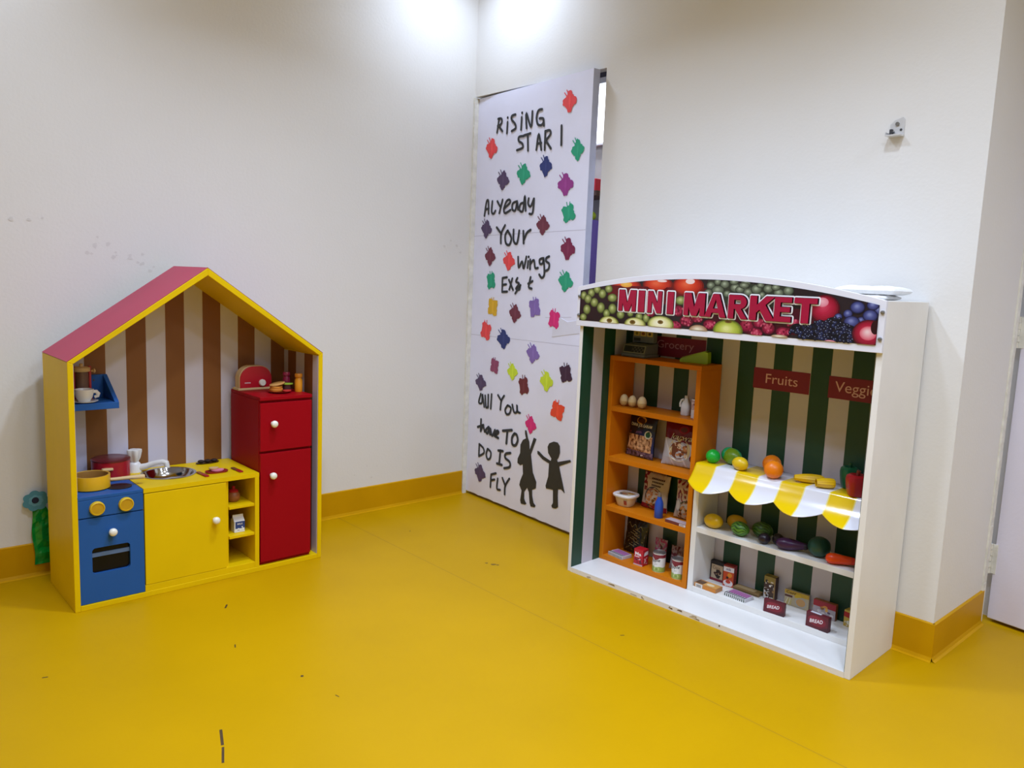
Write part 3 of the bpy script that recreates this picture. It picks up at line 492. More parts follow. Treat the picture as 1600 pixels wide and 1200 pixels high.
b = MB(); b.lathe([(.0003, .0662), (R+.0015, .0662), (R+.0015, .070), (R-.003, .073), (.0003, .073)], 48, col=S(92, 26, 34)); plabel(b.build('lid', GLOSS(), pt), 'dark maroon flat lid')
b = MB(); b.box(-.046, -.010, -.0715, -.052, .040, .049); plabel(b.build('handle', mat('pale_wood'), pt, .003), 'pale wooden lug handle')
b = MB(); b.box(.02, .05, .05, .068, .040, .049); b.build('handle', mat('pale_wood'), pt, .003)

# --- sink cabinet
sk = thing('sink_cabinet', 'yellow play sink cabinet with door and three open cubbies', 'toy cabinet', H(.2222, .003, .0187))
CW, CH = .4168, .3700
b = MB(); scx, scy, sr = .1405, .168, .0905; n = 64
# worktop slab with a round hole
ins = [(scx+sr*math.cos(2*PI*i/n), scy+sr*math.sin(2*PI*i/n)) for i in range(n)]; outs = []
for i in range(n):
    a = 2*PI*i/n; c_, s_ = math.cos(a), math.sin(a); tt = min([(v_-scx)/c_ for v_ in ((CW, ) if c_ > 1e-6 else (0,) if c_ < -1e-6 else ())]+[(v_-scy)/s_ for v_ in ((.288,) if s_ > 1e-6 else (0,) if s_ < -1e-6 else ())])
    outs.append((scx+tt*c_, scy+tt*s_))
for cx_, cy_ in ((0, 0), (CW, 0), (CW, .288), (0, .288)):
    i = min(range(n), key=lambda i: (outs[i][0]-cx_)**2+(outs[i][1]-cy_)**2); outs[i] = (cx_, cy_)
v = [(x, y, CH) for x, y in outs]+[(x, y, CH) for x, y in ins]+[(x, y, CH-.016) for x, y in outs]+[(x, y, CH-.016) for x, y in ins]
F = []
for i in range(n):
    j = (i+1) % n; F += [(i, j, n+j, n+i), (n+i, n+j, 3*n+j, 3*n+i), (2*n+j, 2*n+i, 3*n+i, 3*n+j), (j, i, 2*n+i, 2*n+j)]
b.add(v, F, (1, 1, 1)); b.build('worktop', yel, sk)
b = MB(); b.box(0, .012, .014, .286, .0226, CH-.0165); b.build('side_panel', yel, sk)
b = MB(); b.box(CW-.017, CW, 0, .286, 0, CH-.0165); b.build('side_panel', yel, sk, .001)
b = MB(); b.box(.29, .302, .013, .286, .022, CH-.0165); b.build('partition', yel, sk)
b = MB(); b.box(0, CW-.017, .0, .286, 0, .0225); b.build('bottom_board', yel, sk, .001)
b = MB(); b.box(.012, CW-.017, .280, .286, .0225, CH-.0165); b.build('back_board', yel, sk)
for z in (.1285, .2425):
    b = MB(); b.box(.302, CW-.017, .004, .28, z, z+.0105); b.build('shelf', yel, sk, .001)
b = MB(); b.box(.002, .2895, 0, .0125, .0235, CH-.019)
dr = b.build('door', yel, sk, .0015); knob(dr, .2450, 0, .2178)
steel = mat('polished_steel', S(190, 190, 190), .12, .03, 8, metal=1)
b = MB(); prof = [(sr+.006, CH+.0003), (sr+.006, CH+.0022), (sr+.001, CH+.003), (sr-.003, CH+.0016), (sr-.007, CH-.008), (sr-.014, CH-.025), (sr-.03, CH-.036), (.02, CH-.04), (.012, CH-.042), (.0003, CH-.042)]
b.lathe(prof, 64, (scx, scy, 0)); plabel(b.build('sink_bowl', steel, sk), 'round polished steel basin')
por = mat('white_porcelain', S(232, 230, 226), .22, .03)
b = MB(); fx, fy = .050, .2575
b.lathe([(.0003, CH), (.0245, CH), (.0245, CH+.004), (.0225, CH+.012), (.0215, CH+.028), (.017, CH+.035), (.013, CH+.038), (.0003, CH+.038)], 32, (fx, fy, 0))
fa = plabel(b.build('faucet', por, sk), 'white tap')
b = MB(); b.tube([(fx+.01, fy-.006, CH+.015), (fx+.035, fy-.022, CH+.022), (fx+.06, fy-.040, CH+.034), (fx+.082, fy-.056, CH+.039), (fx+.092, fy-.064, CH+.035), (fx+.094, fy-.066, CH+.022), (fx+.094, fy-.066, CH+.018)], [.013, .011, .0095, .0095, .0105, .0095, .0095], 16); b.build('spout', por, fa)
b = MB(); b.lathe([(.0003, CH+.038), (.012, CH+.038), (.0185, CH+.052), (.0235, CH+.078), (.0225, CH+.084), (.015, CH+.086), (.0003, CH+.086)], 48, (fx, fy, 0), fn=lambda a, r, z: (r*(1+.14*math.cos(4*a))*math.cos(a), r*(1+.14*math.cos(4*a))*math.sin(a), z)); b.build('tap_handle', por, fa)

# --- worktop things
WT = .3888
ty = thing('serving_tray', 'small dark oval tray at the back right of the yellow worktop', 'toy tray', H(.5395, .252, WT))
b = MB(); b.lathe([(.0003, 0), (.9, 0), (1, .004), (1, .005), (.88, .0035), (.0003, .0035)], 36, fn=lambda a, r, z: (r*.046*math.cos(a), r*.018*math.sin(a), z), col=S(58, 34, 18)); b.build('dish', GLOSS(), ty)
for i in range(3):
    b = MB(); b.ball((0, 0, .006), .0125, .0125, .006, S(40, 20, 14), 20, 10, fn=lambda a, z: 1+.06*math.cos(7*a+i))
    p = H(.5145+.0255*i, .253-.001*i, WT+.0036); o = b.build('toy_cookie', MATTE(), loc=p[0], rot=p[1]); tag(o, ('leftmost', 'middle', 'rightmost')[i]+' dark chocolate cookie on the small oval tray', 'toy cookie', 'cookies on the oval tray')
pl = thing('serving_plate', 'flat red tray holding pink toy ham on the yellow worktop', 'toy plate', H(.5135, .096, WT, -4))
b = MB(); b.lathe([(.0003, 0), (.9, 0), (1, .0045), (1, .006), (.9, .004), (.0003, .004)], 40, fn=lambda a, r, z: (r*.041*(abs(math.cos(a))**.7)*math.copysign(1, math.cos(a)), r*.025*(abs(math.sin(a))**.7)*math.copysign(1, math.sin(a)), z), col=S(150, 26, 34)); b.build('dish', GLOSS(), pl)
b = MB(); b.lathe([(.0003, 0), (.021, 0), (.0235, .003), (.023, .006), (.0003, .0068)], 30, col=S(224, 132, 158), fn=lambda a, r, z: (r*(1+.08*math.sin(3*a))*math.cos(a), r*.72*(1+.08*math.cos(2*a))*math.sin(a), z)); p = H(.517, .094, WT+.0046); o = b.build('toy_ham', MATTE(), loc=p[0], rot=p[1]); tag(o, 'pink toy ham slice on the flat red tray', 'toy food')
b = MB(); b.lathe([(.0003, 0), (.015, 0), (.0165, .0025), (.016, .006), (.0003, .0065)], 24, col=S(214, 176, 122), fn=lambda a, r, z: (r*1.1*math.cos(a), r*.8*math.sin(a), z)); p = H(.505, .1035, WT+.0118); o = b.build('toy_bread_slice', MATTE(), loc=p[0], rot=p[1]); tag(o, 'beige toy bread slice on top of the pink ham', 'toy food')
for (u, v_, r_, nm, lb, cc_) in ((.4555, .083, 4, 'toy_fork', 'toy fork with red handle, left of the red tray', S(150, 84, 34)), (.5845, .079, 2, 'toy_knife', 'toy knife with red handle, right of the red tray', S(112, 66, 30))):
    k_ = thing(nm, lb, 'toy cutlery', H(u, v_, WT, r_))
    b = MB(); b.prism([(-.0075, 0), (.0075, 0), (.0075, .006), (-.0075, .006)], -.040, -.002, S(164, 24, 32)); plabel(b.build('handle', GLOSS(), k_, .002), 'red handle')
    b = MB(); b.prism([(-.008, .0), (.008, .0), (.008, .006), (-.008, .006)], -.002, .040, cc_); plabel(b.build('head' if 'fork' in nm else 'blade', mat('wood_tone', None, .5, .12, 20), k_, .003), 'brown wooden end')
jr = thing('toy_honey_pot', 'brown round toy jar with red lid in the top cubby', 'toy jar', H(.569, .075, .2724))
b = MB(); b.lathe([(.0003, 0), (.015, 0), (.022, .007), (.0245, .018), (.022, .03), (.0165, .037), (.0003, .037)], 36, col=S(148, 88, 44)); b.build('body', mat('wood_tone'), jr)
b = MB(); b.lathe([(.0175, .037), (.018, .041), (.012, .046), (.005, .0485), (.0045, .051), (.0065, .055), (.005, .059), (.0003, .0605)], 30, col=S(170, 22, 36)); plabel(b.build('lid', GLOSS(), jr), 'red knobbed lid')
mk = thing('milk_carton', 'blue and white toy milk carton in the middle cubby', 'toy carton', H(.5755, .036, .1584, -3))
b = MB(); b.box(-.02, .02, 0, .038, 0, .042, S(226, 228, 232)); MP = front(-.02, 0)
b.decal([rect(.004, .008, .04, .042)], S(34, 66, 138), MP); b.decal([text('MILK', .0115, .0295, .021, .0065, .02)], WHITE, MP)
for x, z, r in ((.008, .011, .005), (.016, .013, .0045), (.024, .011, .005), (.033, .012, .006), (.03, .02, .003)): b.decal([disc(x, z, r, r*.8)], S(232, 234, 238), MP)
b.build('box', PRINT(), mk, .0008)
b = MB(); v = [(-.02, 0, .042), (.02, 0, .042), (.02, .038, .042), (-.02, .038, .042), (-.02, .019, .058), (.02, .019, .058)]
b.add(v, [(0, 1, 5, 4), (2, 3, 4, 5), (1, 2, 5), (3, 0, 4)], S(232, 234, 236)); b.box(-.02, .02, .018, .020, .056, .065, S(232, 234, 236)); plabel(b.build('gable_top', PRINT(), mk), 'white folded gable top')

# --- fridge
fr = thing('toy_fridge', 'tall red toy fridge with two doors inside the playhouse', 'toy fridge', H(.6425, .002, .0187))
FW, FH = .2145, .6577
b = MB(); b.box(0, FW, .014, .268, .0, FH-.0135); b.build('body', red, fr, .001)
b = MB(); b.box(0, FW, 0, .268, FH-.013, FH); b.build('top_board', red, fr, .0015)
b = MB(); b.box(.001, FW-.001, 0, .013, .4500, .6350); d_ = b.build('freezer_door', red, fr, .0015); knob(d_, .0495, 0, .5555)
b = MB(); b.box(.001, FW-.003, 0, .013, .0135, .4405); d_ = b.build('fridge_door', red, fr, .0015); knob(d_, .0455, 0, .3545)
FT = .6768
to = thing('toy_toaster', 'red rounded toy toaster with white dial on top of the fridge', 'toy toaster', H(.7165, .2015, FT))
def arch(w, h, n=16, r=.05):
    q = [(-w/2, .009), (w/2, .009), (w/2, h-r)]
    q += [(w/2-r+r*math.cos(PI/2*k/n), h-r+r*math.sin(PI/2*k/n)) for k in range(1, n+1)]
    q += [(-w/2+r-r*math.sin(PI/2*k/n), h-r+r*math.cos(PI/2*k/n)) for k in range(0, n+1)]
    return q
b = MB(); b.box(-.074, .074, -.006, .052, 0, .009); plabel(b.build('base', mat('pale_wood'), to, .002), 'pale wooden base')
b = MB(); b.prism(arch(.134, .0955), .004, .042); plabel(b.build('core', mat('pale_wood'), to, .001), 'pale wooden core')
b = MB(); b.prism(arch(.130, .0935), -.002, .004, S(186, 20, 42))
for i in range(5): b.decal([disc(-.045+.005*i, .029, .0022, .0026, 8)], S(226, 210, 214), front(0, 0, -.002))
b.build('front_panel', GLOSS(), to, .001)
b = MB(); b.prism(arch(.130, .0935), .042, .048, S(186, 20, 42)); b.build('back_panel', GLOSS(), to)
b = MB(); b.lathe([(.0135, 0), (.0135, .008), (.011, .011), (.0003, .011)], 30, (.0245, -.0022, .0275), M=Matrix.Rotation(PI/2, 3, 'X')); plabel(b.build('dial', knobm, to), 'white round dial')
# plate of sandwich pieces
sp = thing('toy_plate', 'round red toy plate of sandwich pieces on top of the fridge', 'toy plate', H(.7635, .092, FT))
b = MB(); b.lathe([(.0003, 0), (.026, 0), (.042, .005), (.043, .007), (.04, .007), (.026, .003), (.0003, .003)], 44, col=S(150, 30, 26)); b.build('dish', GLOSS(), sp)
def slab(name, label, u, v_, z, rx, ry, h, col, rot=0, tilt=(0, 0)):
    b = MB(); b.lathe([(.0003, 0), (.94, 0), (1, .25*h), (1, .75*h), (.94, h), (.0003, h)], 30, col=col, fn=lambda a, r, z: (r*rx*(1+.05*math.cos(3*a))*math.cos(a), r*ry*math.sin(a), z))
    p = H(u, v_, z, rot); o = b.build(name, MATTE(), loc=p[0], rot=(tilt[0], tilt[1], p[1])); return tag(o, label, 'toy food', 'sandwich pieces on the fridge plate')
slab('toy_bun', 'golden brown toy bun half lying lowest on the red plate', .752, .098, FT+.0052, .026, .024, .013, S(200, 122, 34))
slab('toy_cheese', 'orange toy cheese slice above the golden bun half', .753, .098, FT+.0186, .025, .021, .007, S(214, 140, 40), 20)
slab('toy_bread_slice', 'tan toy bread slice leaning on top of the sandwich stack', .757, .098, FT+.0305, .031, .024, .006, S(196, 146, 76), 0, (0, -.2))
slab('toy_tomato', 'red toy tomato slice at the front right of the plate', .785, .072, FT+.0062, .017, .014, .005, S(188, 40, 32))
slab('toy_lettuce', 'green toy lettuce leaf propped beside the sandwich stack', .8005, .100, FT+.029, .023, .016, .0055, S(150, 190, 50), 0, (0, .04))
slab('toy_meat', 'dark brown toy patty under the green lettuce', .800, .102, FT+.0045, .017, .0145, .024, S(70, 24, 22))
for u, v_, R, col, cap, lb in ((.8395, .082, .0152, S(222, 146, 28), S(206, 128, 26), 'orange toy condiment bottle at the right edge of the fridge top'),
                               (.8215, .150, .0145, S(142, 26, 62), S(150, 34, 70), 'crimson toy condiment bottle behind the orange bottle')):
    o = thing('condiment_bottle', lb, 'toy bottle', H(u, v_, FT), 'condiment bottles on the fridge')
    b = MB(); b.lathe([(.0003, 0), (R*.96, 0), (R, .002), (R, .046), (R*.74, .054), (R*.7, .058), (.0003, .058)], 28, col=col); b.build('body', GLOSS(), o)
    b = MB(); b.lathe([(.0003, .058), (R*.95, .058), (R*.98, .06), (R*.98, .070), (R*.9, .072), (.0003, .072)], 28, col=cap); b.build('cap', GLOSS(), o)

# --- blue wall shelf with cup, saucer and coffee press
bs = thing('wall_shelf', 'small blue bracket shelf fixed inside the playhouse at upper left', 'shelf', H(.0188, .145, .652))
b = MB(); b.box(0, .173, 0, .149, 0, .0225); b.build('shelf_board', blue, bs, .0012)
b = MB(); v_ = [(0, .0225), (.148, .0225), (.148, .104), (.138, .104)]
n = len(v_); x0, x1 = .159, .173
b.add([(x0, y, z) for y, z in v_]+[(x1, y, z) for y, z in v_], [tuple(range(n-1, -1, -1)), tuple(range(n, 2*n))]+[(i, (i+1) % n, (i+1) % n+n, i+n) for i in range(n)], (1, 1, 1)); b.build('side_bracket', blue, bs, .001)
b = MB(); b.box(0, .159, .137, .149, .0225, .104); bp_ = b.build('back_rail', blue, bs)
b = MB(); b.cyl((.128, .1355, .085), (.128, .1368, .085), .0035, n=12); plabel(b.build('screw', dk, bp_), 'dark screw head')
SZ = .6748
sa = thing('saucer', 'white saucer under the cup on the blue shelf', 'saucer', H(.093, .185, SZ))
b = MB(); b.lathe([(.0003, 0), (.024, 0), (.041, .004), (.042, .006), (.04, .006), (.024, .003), (.0003, .003)], 40); b.build('dish', por, sa)
cp = thing('teacup', 'white toy cup standing on the saucer on the blue shelf', 'cup', H(.091, .184, SZ+.0034))
b = MB(); b.lathe([(.0003, 0), (.019, 0), (.020, .002), (.020, .005), (.026, .014), (.0298, .03), (.0302, .042), (.0285, .0425), (.0265, .04), (.022, .01), (.0003, .006)], 40); b.build('bowl', por, cp)
b = MB(); 
for s in (0,): b.tube([(.027, -.004, .033), (.037, -.006, .033), (.043, -.007, .025), (.041, -.006, .017), (.031, -.005, .014)], [.006, .0065, .007, .0065, .005], 12)
b.build('handle', por, cp)
fp = thing('coffee_press', 'red and wood toy coffee maker behind the white cup', 'toy coffee maker', H(.100, .248, SZ))
b = MB(); b.lathe([(.0003, .012), (.022, .012), (.022, .1), (.0003, .1)], 32, col=S(116, 84, 66)); plabel(b.build('jug', mat('smoky_jug', None, .25, .06), fp), 'smoky brown jug')
b = MB(); b.lathe([(.0003, .1), (.027, .1), (.028, .103), (.028, .112), (.025, .115), (.006, .117), (.006, .126), (.0003, .128)], 32); plabel(b.build('lid', mat('pale_wood'), fp), 'pale wooden lid')
for x in (-.029, .022):
    b = MB(); b.box(x, x+.008, -.007, .007, 0, .118, S(176, 30, 44)); plabel(b.build('frame_post', GLOSS(), fp, .002), 'red frame post')
b = MB(); b.box(-.03, .03, -.02, .02, 0, .012, S(176, 30, 44)); b.build('base', GLOSS(), fp, .002)
b = MB(); b.lathe([(.003, 0), (.0035, .006), (.008, .01), (.008, .013), (.0003, .016)], 18, (.030, 0, .1), M=Matrix.Rotation(PI/2, 3, 'Y')); plabel(b.build('knob', mat('pale_wood'), fp), 'round wooden knob')
# ================================================================== mini market stall
wht = mat('stall_white', S(232, 230, 226), .45, .04, 5, .06, 120)
org = mat('bookcase_orange', (.60, .175, .003), .45, .05, 5, .05, 120, spec=.2)
unit_m = mat('unit_white', S(234, 232, 228), .45, .04, 5, .05, 120)
LG = S(198, 192, 200); GRN = S(20, 66, 46)
MW, MD, MT = 1.1395, .330, .0185
stall = thing('market_stall', 'large white market stall with arched fruit sign against the right wall', 'market stall', K(0, 0, 0))
b = MB(); b.box(0, MT-.003, 0, MD, 0, 1.1365); b.build('side_panel', wht, stall, .0015)
b = MB(); b.box(MW-MT, MW, 0, MD, 0, 1.1365); b.build('side_panel', wht, stall, .0015)
b = MB(); b.box(MT-.003, MW-MT, 0, MD, 0, .0185)
rr = random.Random(5)
for i in range(16):
    x = .42+.3*rr.gauss(0, .6); x = min(max(x, .06), 1.07); z = .002+.009*rr.random(); wd = .006+.03*rr.random()
    b.decal([poly([(x, z), (x+wd, z-.001), (x+wd*.9, z+.003+.004*rr.random()), (x+wd*.2, z+.004)])], rr.choice([S(150, 128, 92), S(120, 96, 66), S(176, 160, 130), S(196, 184, 160)]), front(0, 0, 0), 1)
b.build('base_board', [wht, mat('worn_edge', None, .8, .2, 60)], stall)
b = MB(); b.box(MT-.003, MW-MT, .002, MD, 1.118, 1.1362); b.build('top_board', wht, stall)
st_m = mat('striped_paper')
b = MB(); xs = [MT-.003]+[.018+.07*k for k in range(1, 16)]+[MW-MT]
for x0, x1 in zip(xs, xs[1:]):
    k = math.floor(((x0+x1)/2-.018)/.07); b.box(x0, x1, .319, .329, .0187, 1.1175, LG if k % 2 == 0 else GRN)
plabel(b.build('back_panel', st_m, stall), 'back panel papered in green and pale stripes')
b = MB(); ys = [.002, .0645, .1325, .2026, .2726, .3188]
for i, (y0, y1) in enumerate(zip(ys, ys[1:])): b.box(MT-.003, MT-.0018, y0, y1, .0187, 1.1175, GRN if i % 2 == 0 else LG)
plabel(b.build('striped_liner', st_m, stall), 'striped paper lining inside the left side panel')
b = MB()
for i, (y0, y1) in enumerate(zip(ys, ys[1:])): b.box(MW-MT-.0012, MW-MT, y0, y1, .0187, 1.1175, GRN if i % 2 == 0 else LG)
b.build('striped_liner', st_m, stall)
# sign board
def arch_z(u, z0, rise, u0, u1): t = (u-(u0+u1)/2)/((u1-u0)/2); return z0+rise*(1-t*t)
S0, S1 = -.0105, MW
b = MB(); n = 48
b.prism([(S0, .9885), (S1, .9885)]+[(S1+(S0-S1)*i/n, arch_z(S1+(S0-S1)*i/n, 1.1368, .0635, S0, S1)) for i in range(n+1)], -.012, 0)
sign = b.build('sign_board', mat('sign_white', S(226, 226, 234), .3, .02), stall, .001)
P0, P1, PB = .0045, 1.1215, 1.0102
b = MB(); n = 40
ptop = lambda u: arch_z(u, 1.1236, .0570, P0, P1)
b.prism([(P0, PB), (P1, PB)]+[(P1+(P0-P1)*i/n, ptop(P1+(P0-P1)*i/n)) for i in range(n+1)], -.0125, -.012, S(40, 30, 34))
mp = front(0, 0, -.0125)
def clampz(p): u = min(max(p[0], P0), P1); return (u, min(max(p[1], PB), ptop(u)))
FC = dict(tomato=[(110, 24, 18), (176, 40, 26), (206, 62, 34), (222, 96, 60)], glow=[(226, 150, 60), (236, 190, 90)], white=[(232, 210, 205)],
          grape=[(58, 64, 34), (112, 124, 62), (142, 152, 84), (186, 194, 130)], greygrape=[(48, 52, 44), (88, 96, 76), (112, 120, 98), (156, 166, 140)],
          berry=[(70, 10, 30), (120, 16, 46), (154, 30, 64), (188, 70, 96)], cut=[(112, 116, 48), (206, 206, 130), (232, 228, 182), (240, 236, 208)],
          core=[(120, 96, 40), (92, 66, 30)], pale=[(150, 110, 80), (232, 224, 200)], greenapple=[(96, 108, 36), (158, 172, 56), (186, 196, 84), (218, 220, 140)],
          redapple=[(76, 8, 24), (142, 16, 42), (172, 28, 58), (194, 62, 88)], blush=[(214, 120, 138), (230, 170, 178)], streak=[(206, 90, 106), (232, 196, 196)],
          blue=[(26, 26, 54), (56, 60, 112), (76, 82, 136), (120, 128, 176)], black=[(14, 14, 24)], dark=[(44, 8, 16)])
FRX = [(.05, 1.05, .05, .03, 'redapple')]
b.decal([rect(.14, 1.09, .56, 1.15)], S(96, 16, 26), lambda x, z, e: mp(*clampz((x, z)), e))
b.decal([rect(.58, 1.02, .98, 1.10)], S(70, 14, 30), lambda x, z, e: mp(*clampz((x, z)), e))
b.decal([rect(.56, 1.10, .86, 1.178)], S(52, 56, 44), lambda x, z, e: mp(*clampz((x, z)), e))
for x, z, rx, rz, k in FRUIT:
    cs = FC[k]
    if k not in ('black', 'core', 'dark'):
        cs = [tuple(cs[int(t_)][j]+(cs[min(int(t_)+1, len(cs)-1)][j]-cs[int(t_)][j])*(t_-int(t_)) for j in range(3)) for t_ in [(len(cs)-1)*(m_/8)**.8 for m_ in range(9)]]
    for i, c in enumerate(cs):
        q = 1-i/len(cs)*.92; ox = -.12*rx*i/len(cs); oz = .22*rz*i/len(cs)
        pts = [clampz(p) for p in disc(x+ox, z+oz, rx*q, rz*q, 22)[0]]
        if max(p[0] for p in pts)-min(p[0] for p in pts) > .001 and max(p[1] for p in pts)-min(p[1] for p in pts) > .001:
            b.decal([poly(pts)], S(*c), mp, step=.000002)
    if k == 'black':
        rr = random.Random(int(x*1e4))
        for j in range(16):
            px, pz = x+rx*1.0*(rr.random()*2-1), z+rz*.95*(rr.random()*2-1)
            if PB+.003 < pz < ptop(px)-.003 and px < P1-.003:
                b.decal([disc(px, pz, .0055, n=9)], S(*rr.choice([(24, 26, 48), (34, 38, 70), (18, 18, 34)])), mp, step=.000002)
                b.decal([disc(px-.001, pz+.0015, .0013, n=5)], S(150, 160, 190), mp, step=.000002)
    if k == 'berry':
        rr = random.Random(int(x*1e4))
        for j in range(12):
            px, pz = x+rx*.7*(rr.random()*2-1), z+rz*.7*(rr.random()*2-1)
            if PB+.002 < pz < ptop(px)-.002: b.decal([disc(px, pz, .004, n=8)], S(*rr.choice([(168, 44, 76), (110, 14, 42), (196, 84, 108)])), mp, step=.000002)
plabel(b.build('fruit_print', mat('sign_print', None, .22, .02), sign), 'printed picture of mixed fruit')
LETT = [[('M', 0.1944, 0.2726), ('I', 0.2824, 0.3106), ('N', 0.3238, 0.3843), ('I', 0.4068, 0.4337)], [('M', 0.4782, 0.5606), ('A', 0.5609, 0.641), ('R', 0.6481, 0.7154), ('K', 0.724, 0.8093), ('E', 0.8084, 0.865), ('T', 0.8721, 0.9451)]]
QR = lambda x0, y0, x1, y1: [(x0, y0), (x1, y0), (x1, y1), (x0, y1)]
def arcq(cx, cy, rx, ry, ix, iy, n=10):
    P = [(-PI/2+PI*i/n) for i in range(n+1)]
    return [[(cx+ix*math.cos(p), cy+iy*math.sin(p)), (cx+rx*math.cos(p), cy+ry*math.sin(p)), (cx+rx*math.cos(q), cy+ry*math.sin(q)), (cx+ix*math.cos(q), cy+iy*math.sin(q))] for p, q in zip(P, P[1:])]
GLYPH = {
 'M': [QR(0, 0, .23, 1), QR(.77, 0, 1, 1), [(0, 1), (.34, 1), (.60, 0), (.37, 0)], [(.66, 1), (1, 1), (.63, 0), (.40, 0)]],
 'I': [QR(0, 0, 1, 1)], 'N': [QR(0, 0, .30, 1), QR(.70, 0, 1, 1), [(0, 1), (.34, 1), (1, 0), (.66, 0)]],
 'A': [[(0, 0), (.29, 0), (.56, 1), (.35, 1)], [(.71, 0), (1, 0), (.65, 1), (.44, 1)], QR(.22, .19, .78, .37)],
 'R': [QR(0, 0, .31, 1), QR(.25, .80, .58, 1), QR(.25, .41, .58, .61)]+arcq(.58, .705, .39, .295, .08, .095)+[[(.34, .45), (.66, .45), (1.04, 0), (.70, 0)]],
 'K': [QR(0, 0, .29, 1), [(.24, .26), (1, 1), (.63, 1), (.24, .58)], [(.36, .52), (.58, .74), (1.03, 0), (.67, 0)]],
 'E': [QR(0, 0, .36, 1), QR(.2, 0, 1, .21), QR(.2, .40, .92, .60), QR(.2, .79, 1, 1)], 'T': [QR(0, .79, 1, 1), QR(.33, 0, .67, 1)]}
for word in LETT:
    b = MB(); z0, h = 1.0580, .0755
    for col, g, lift in ((S(240, 238, 240), .0058, .0014), (S(34, 14, 24), .0013, .0019), (S(160, 18, 56), 0.0, .0024)):
        for ch, x0, x1 in word:
            for pc in GLYPH[ch]:
                q = [(x0+x*(x1-x0), z0+y*h) for x, y in pc]; b.decal([poly(q)], col, lambda X, Z, e: (X, -.0125-lift-e, Z), step=(1.2e-6 if g else 1.2e-5))
                if g:
                    for p0, p1 in zip(q, q[1:]+q[:1]):
                        d_ = Vector((p1[0]-p0[0], p1[1]-p0[1])); 
                        if d_.length < 1e-6: continue
                        n_ = Vector((-d_.y, d_.x)).normalized()*g
                        b.decal([poly([(p0[0]+n_.x, p0[1]+n_.y), (p0[0]-n_.x, p0[1]-n_.y), (p1[0]-n_.x, p1[1]-n_.y), (p1[0]+n_.x, p1[1]+n_.y)])], col, lambda X, Z, e: (X, -.0125-lift-e, Z), step=(1.2e-6 if g else 1.2e-5))
                        b.decal([disc(p0[0], p0[1], g, n=8)], col, lambda X, Z, e: (X, -.0125-lift-e, Z), step=(1.2e-6 if g else 1.2e-5))
    plabel(b.build('lettering', mat('sign_print'), sign), 'crimson sign letters outlined in white')
for x, z in ((.0005, 1.1020), (.0010, 1.0300), (1.1318, 1.1036), (1.1316, 1.0278)):
    b = MB(); b.lathe([(.006, 0), (.006, .003), (.0045, .0055), (.0003, .0065)], 18, (x, -.0122, z), M=Matrix.Rotation(PI/2, 3, 'X')); plabel(b.build('screw', mat('steel'), sign), 'domed steel screw')
# department labels on the back panel
for tx, x0, x1, z0, z1, tx0, tw, tz, th, tc in (('Grocery', .0890, .3655, .8750, .9530, .1405, .172, .8985, .0400, S(196, 140, 152)), ('Fruits', .5740, .7865, .7985, .8735, .6225, .121, .8205, .034, S(222, 176, 176)),
                                        ('Veggies', .8535, 1.0600, .7985, .8735, .8760, .160, .811, .0465, S(222, 176, 176))):
    b = MB(); b.box(x0, x1, .3178, .319, z0, z1, S(128, 10, 46)); b.decal([text(tx, tx0, tz, tw, th, 0)], tc, front(0, 0, .3178))
    plabel(b.build('name_label', st_m, stall), 'crimson label reading '+tx)

# --- orange bookcase
bk = thing('orange_bookcase', 'orange toy bookcase with four open shelves in the left half of the stall', 'bookcase', K(.0175, .175, .0187))
BW, BD, BH, BT = .4255, .140, .850, .0195
b = MB(); b.box(0, BT, 0, BD, 0, BH-.018); b.build('side_panel', org, bk, .0012)
b = MB(); b.box(BW-BT, BW, 0, BD, 0, BH-.018); b.build('side_panel', org, bk, .0012)
b = MB(); b.box(0, BW, 0, BD, BH-.018, BH); b.build('top_board', org, bk, .0012)
for z in (0, .2115, .4185, .6255):
    b = MB(); b.box(BT, BW-BT, .001, BD, z, z+.0203); b.build('shelf', org, bk, .001)
Z0, Z1, Z2, Z3, Z4 = .0392, .2507, .4577, .6647, .8689

# --- white display unit
du = thing('display_unit', 'white three level display shelf in the right half of the stall', 'shelf', K(.4475, .176, .0187))
UW, UD = .6705, .140
b = MB(); b.box(0, .022, 0, UD, 0, .4715); b.build('divider', unit_m, du, .0012)
for z, nm in ((0, 'bottom_board'), (.231, 'shelf')):
    b = MB(); b.box(.022, UW, .001, UD, z, z+.0205); b.build(nm, unit_m, du, .001)
b = MB(); b.box(0, UW, 0, UD, .4715, .4915); b.build('top_board', unit_m, du, .001)
U0, U1, U2 = .0394, .2704, .5104

# --- awning cloth
b = MB(); aw0 = .4490; pw = .0843; nu = 96; AW = 1.1165-aw0
prof_top = [(.314, 0), (.26, .0), (.20, 0), (.178, .0)]
def apath(s):
    K_ = [(0, 0, 0), (.04, -.019, -.034), (.08, -.047, -.065), (.124, -.088, -.087)]
    for a, c_ in zip(K_, K_[1:]):
        if s <= c_[0]+1e-9: t = (s-a[0])/(c_[0]-a[0]); return (a[1]+(c_[1]-a[1])*t, a[2]+(c_[2]-a[2])*t)
    return K_[-1][1:]
def asm(s): q = [apath(max(0, min(.124, s+d))) for d in (-.012, 0, .012)]; return (sum(p[0] for p in q)/3, sum(p[1] for p in q)/3)
YW, CW_ = S(238, 200, 10), S(232, 232, 240)
us = sorted(set([round(AW*i/nu, 5) for i in range(nu+1)]+[round(pw*k, 5) for k in range(1, 8)]+[round(pw*k-.002, 5) for k in range(1, 8)]+[round(pw*k+.002, 5) for k in range(1, 8)]))
rows = 12; V = []; cols = len(us)
for y, dz in prof_top: V += [(aw0+u, y, U2+.0013) for u in us]
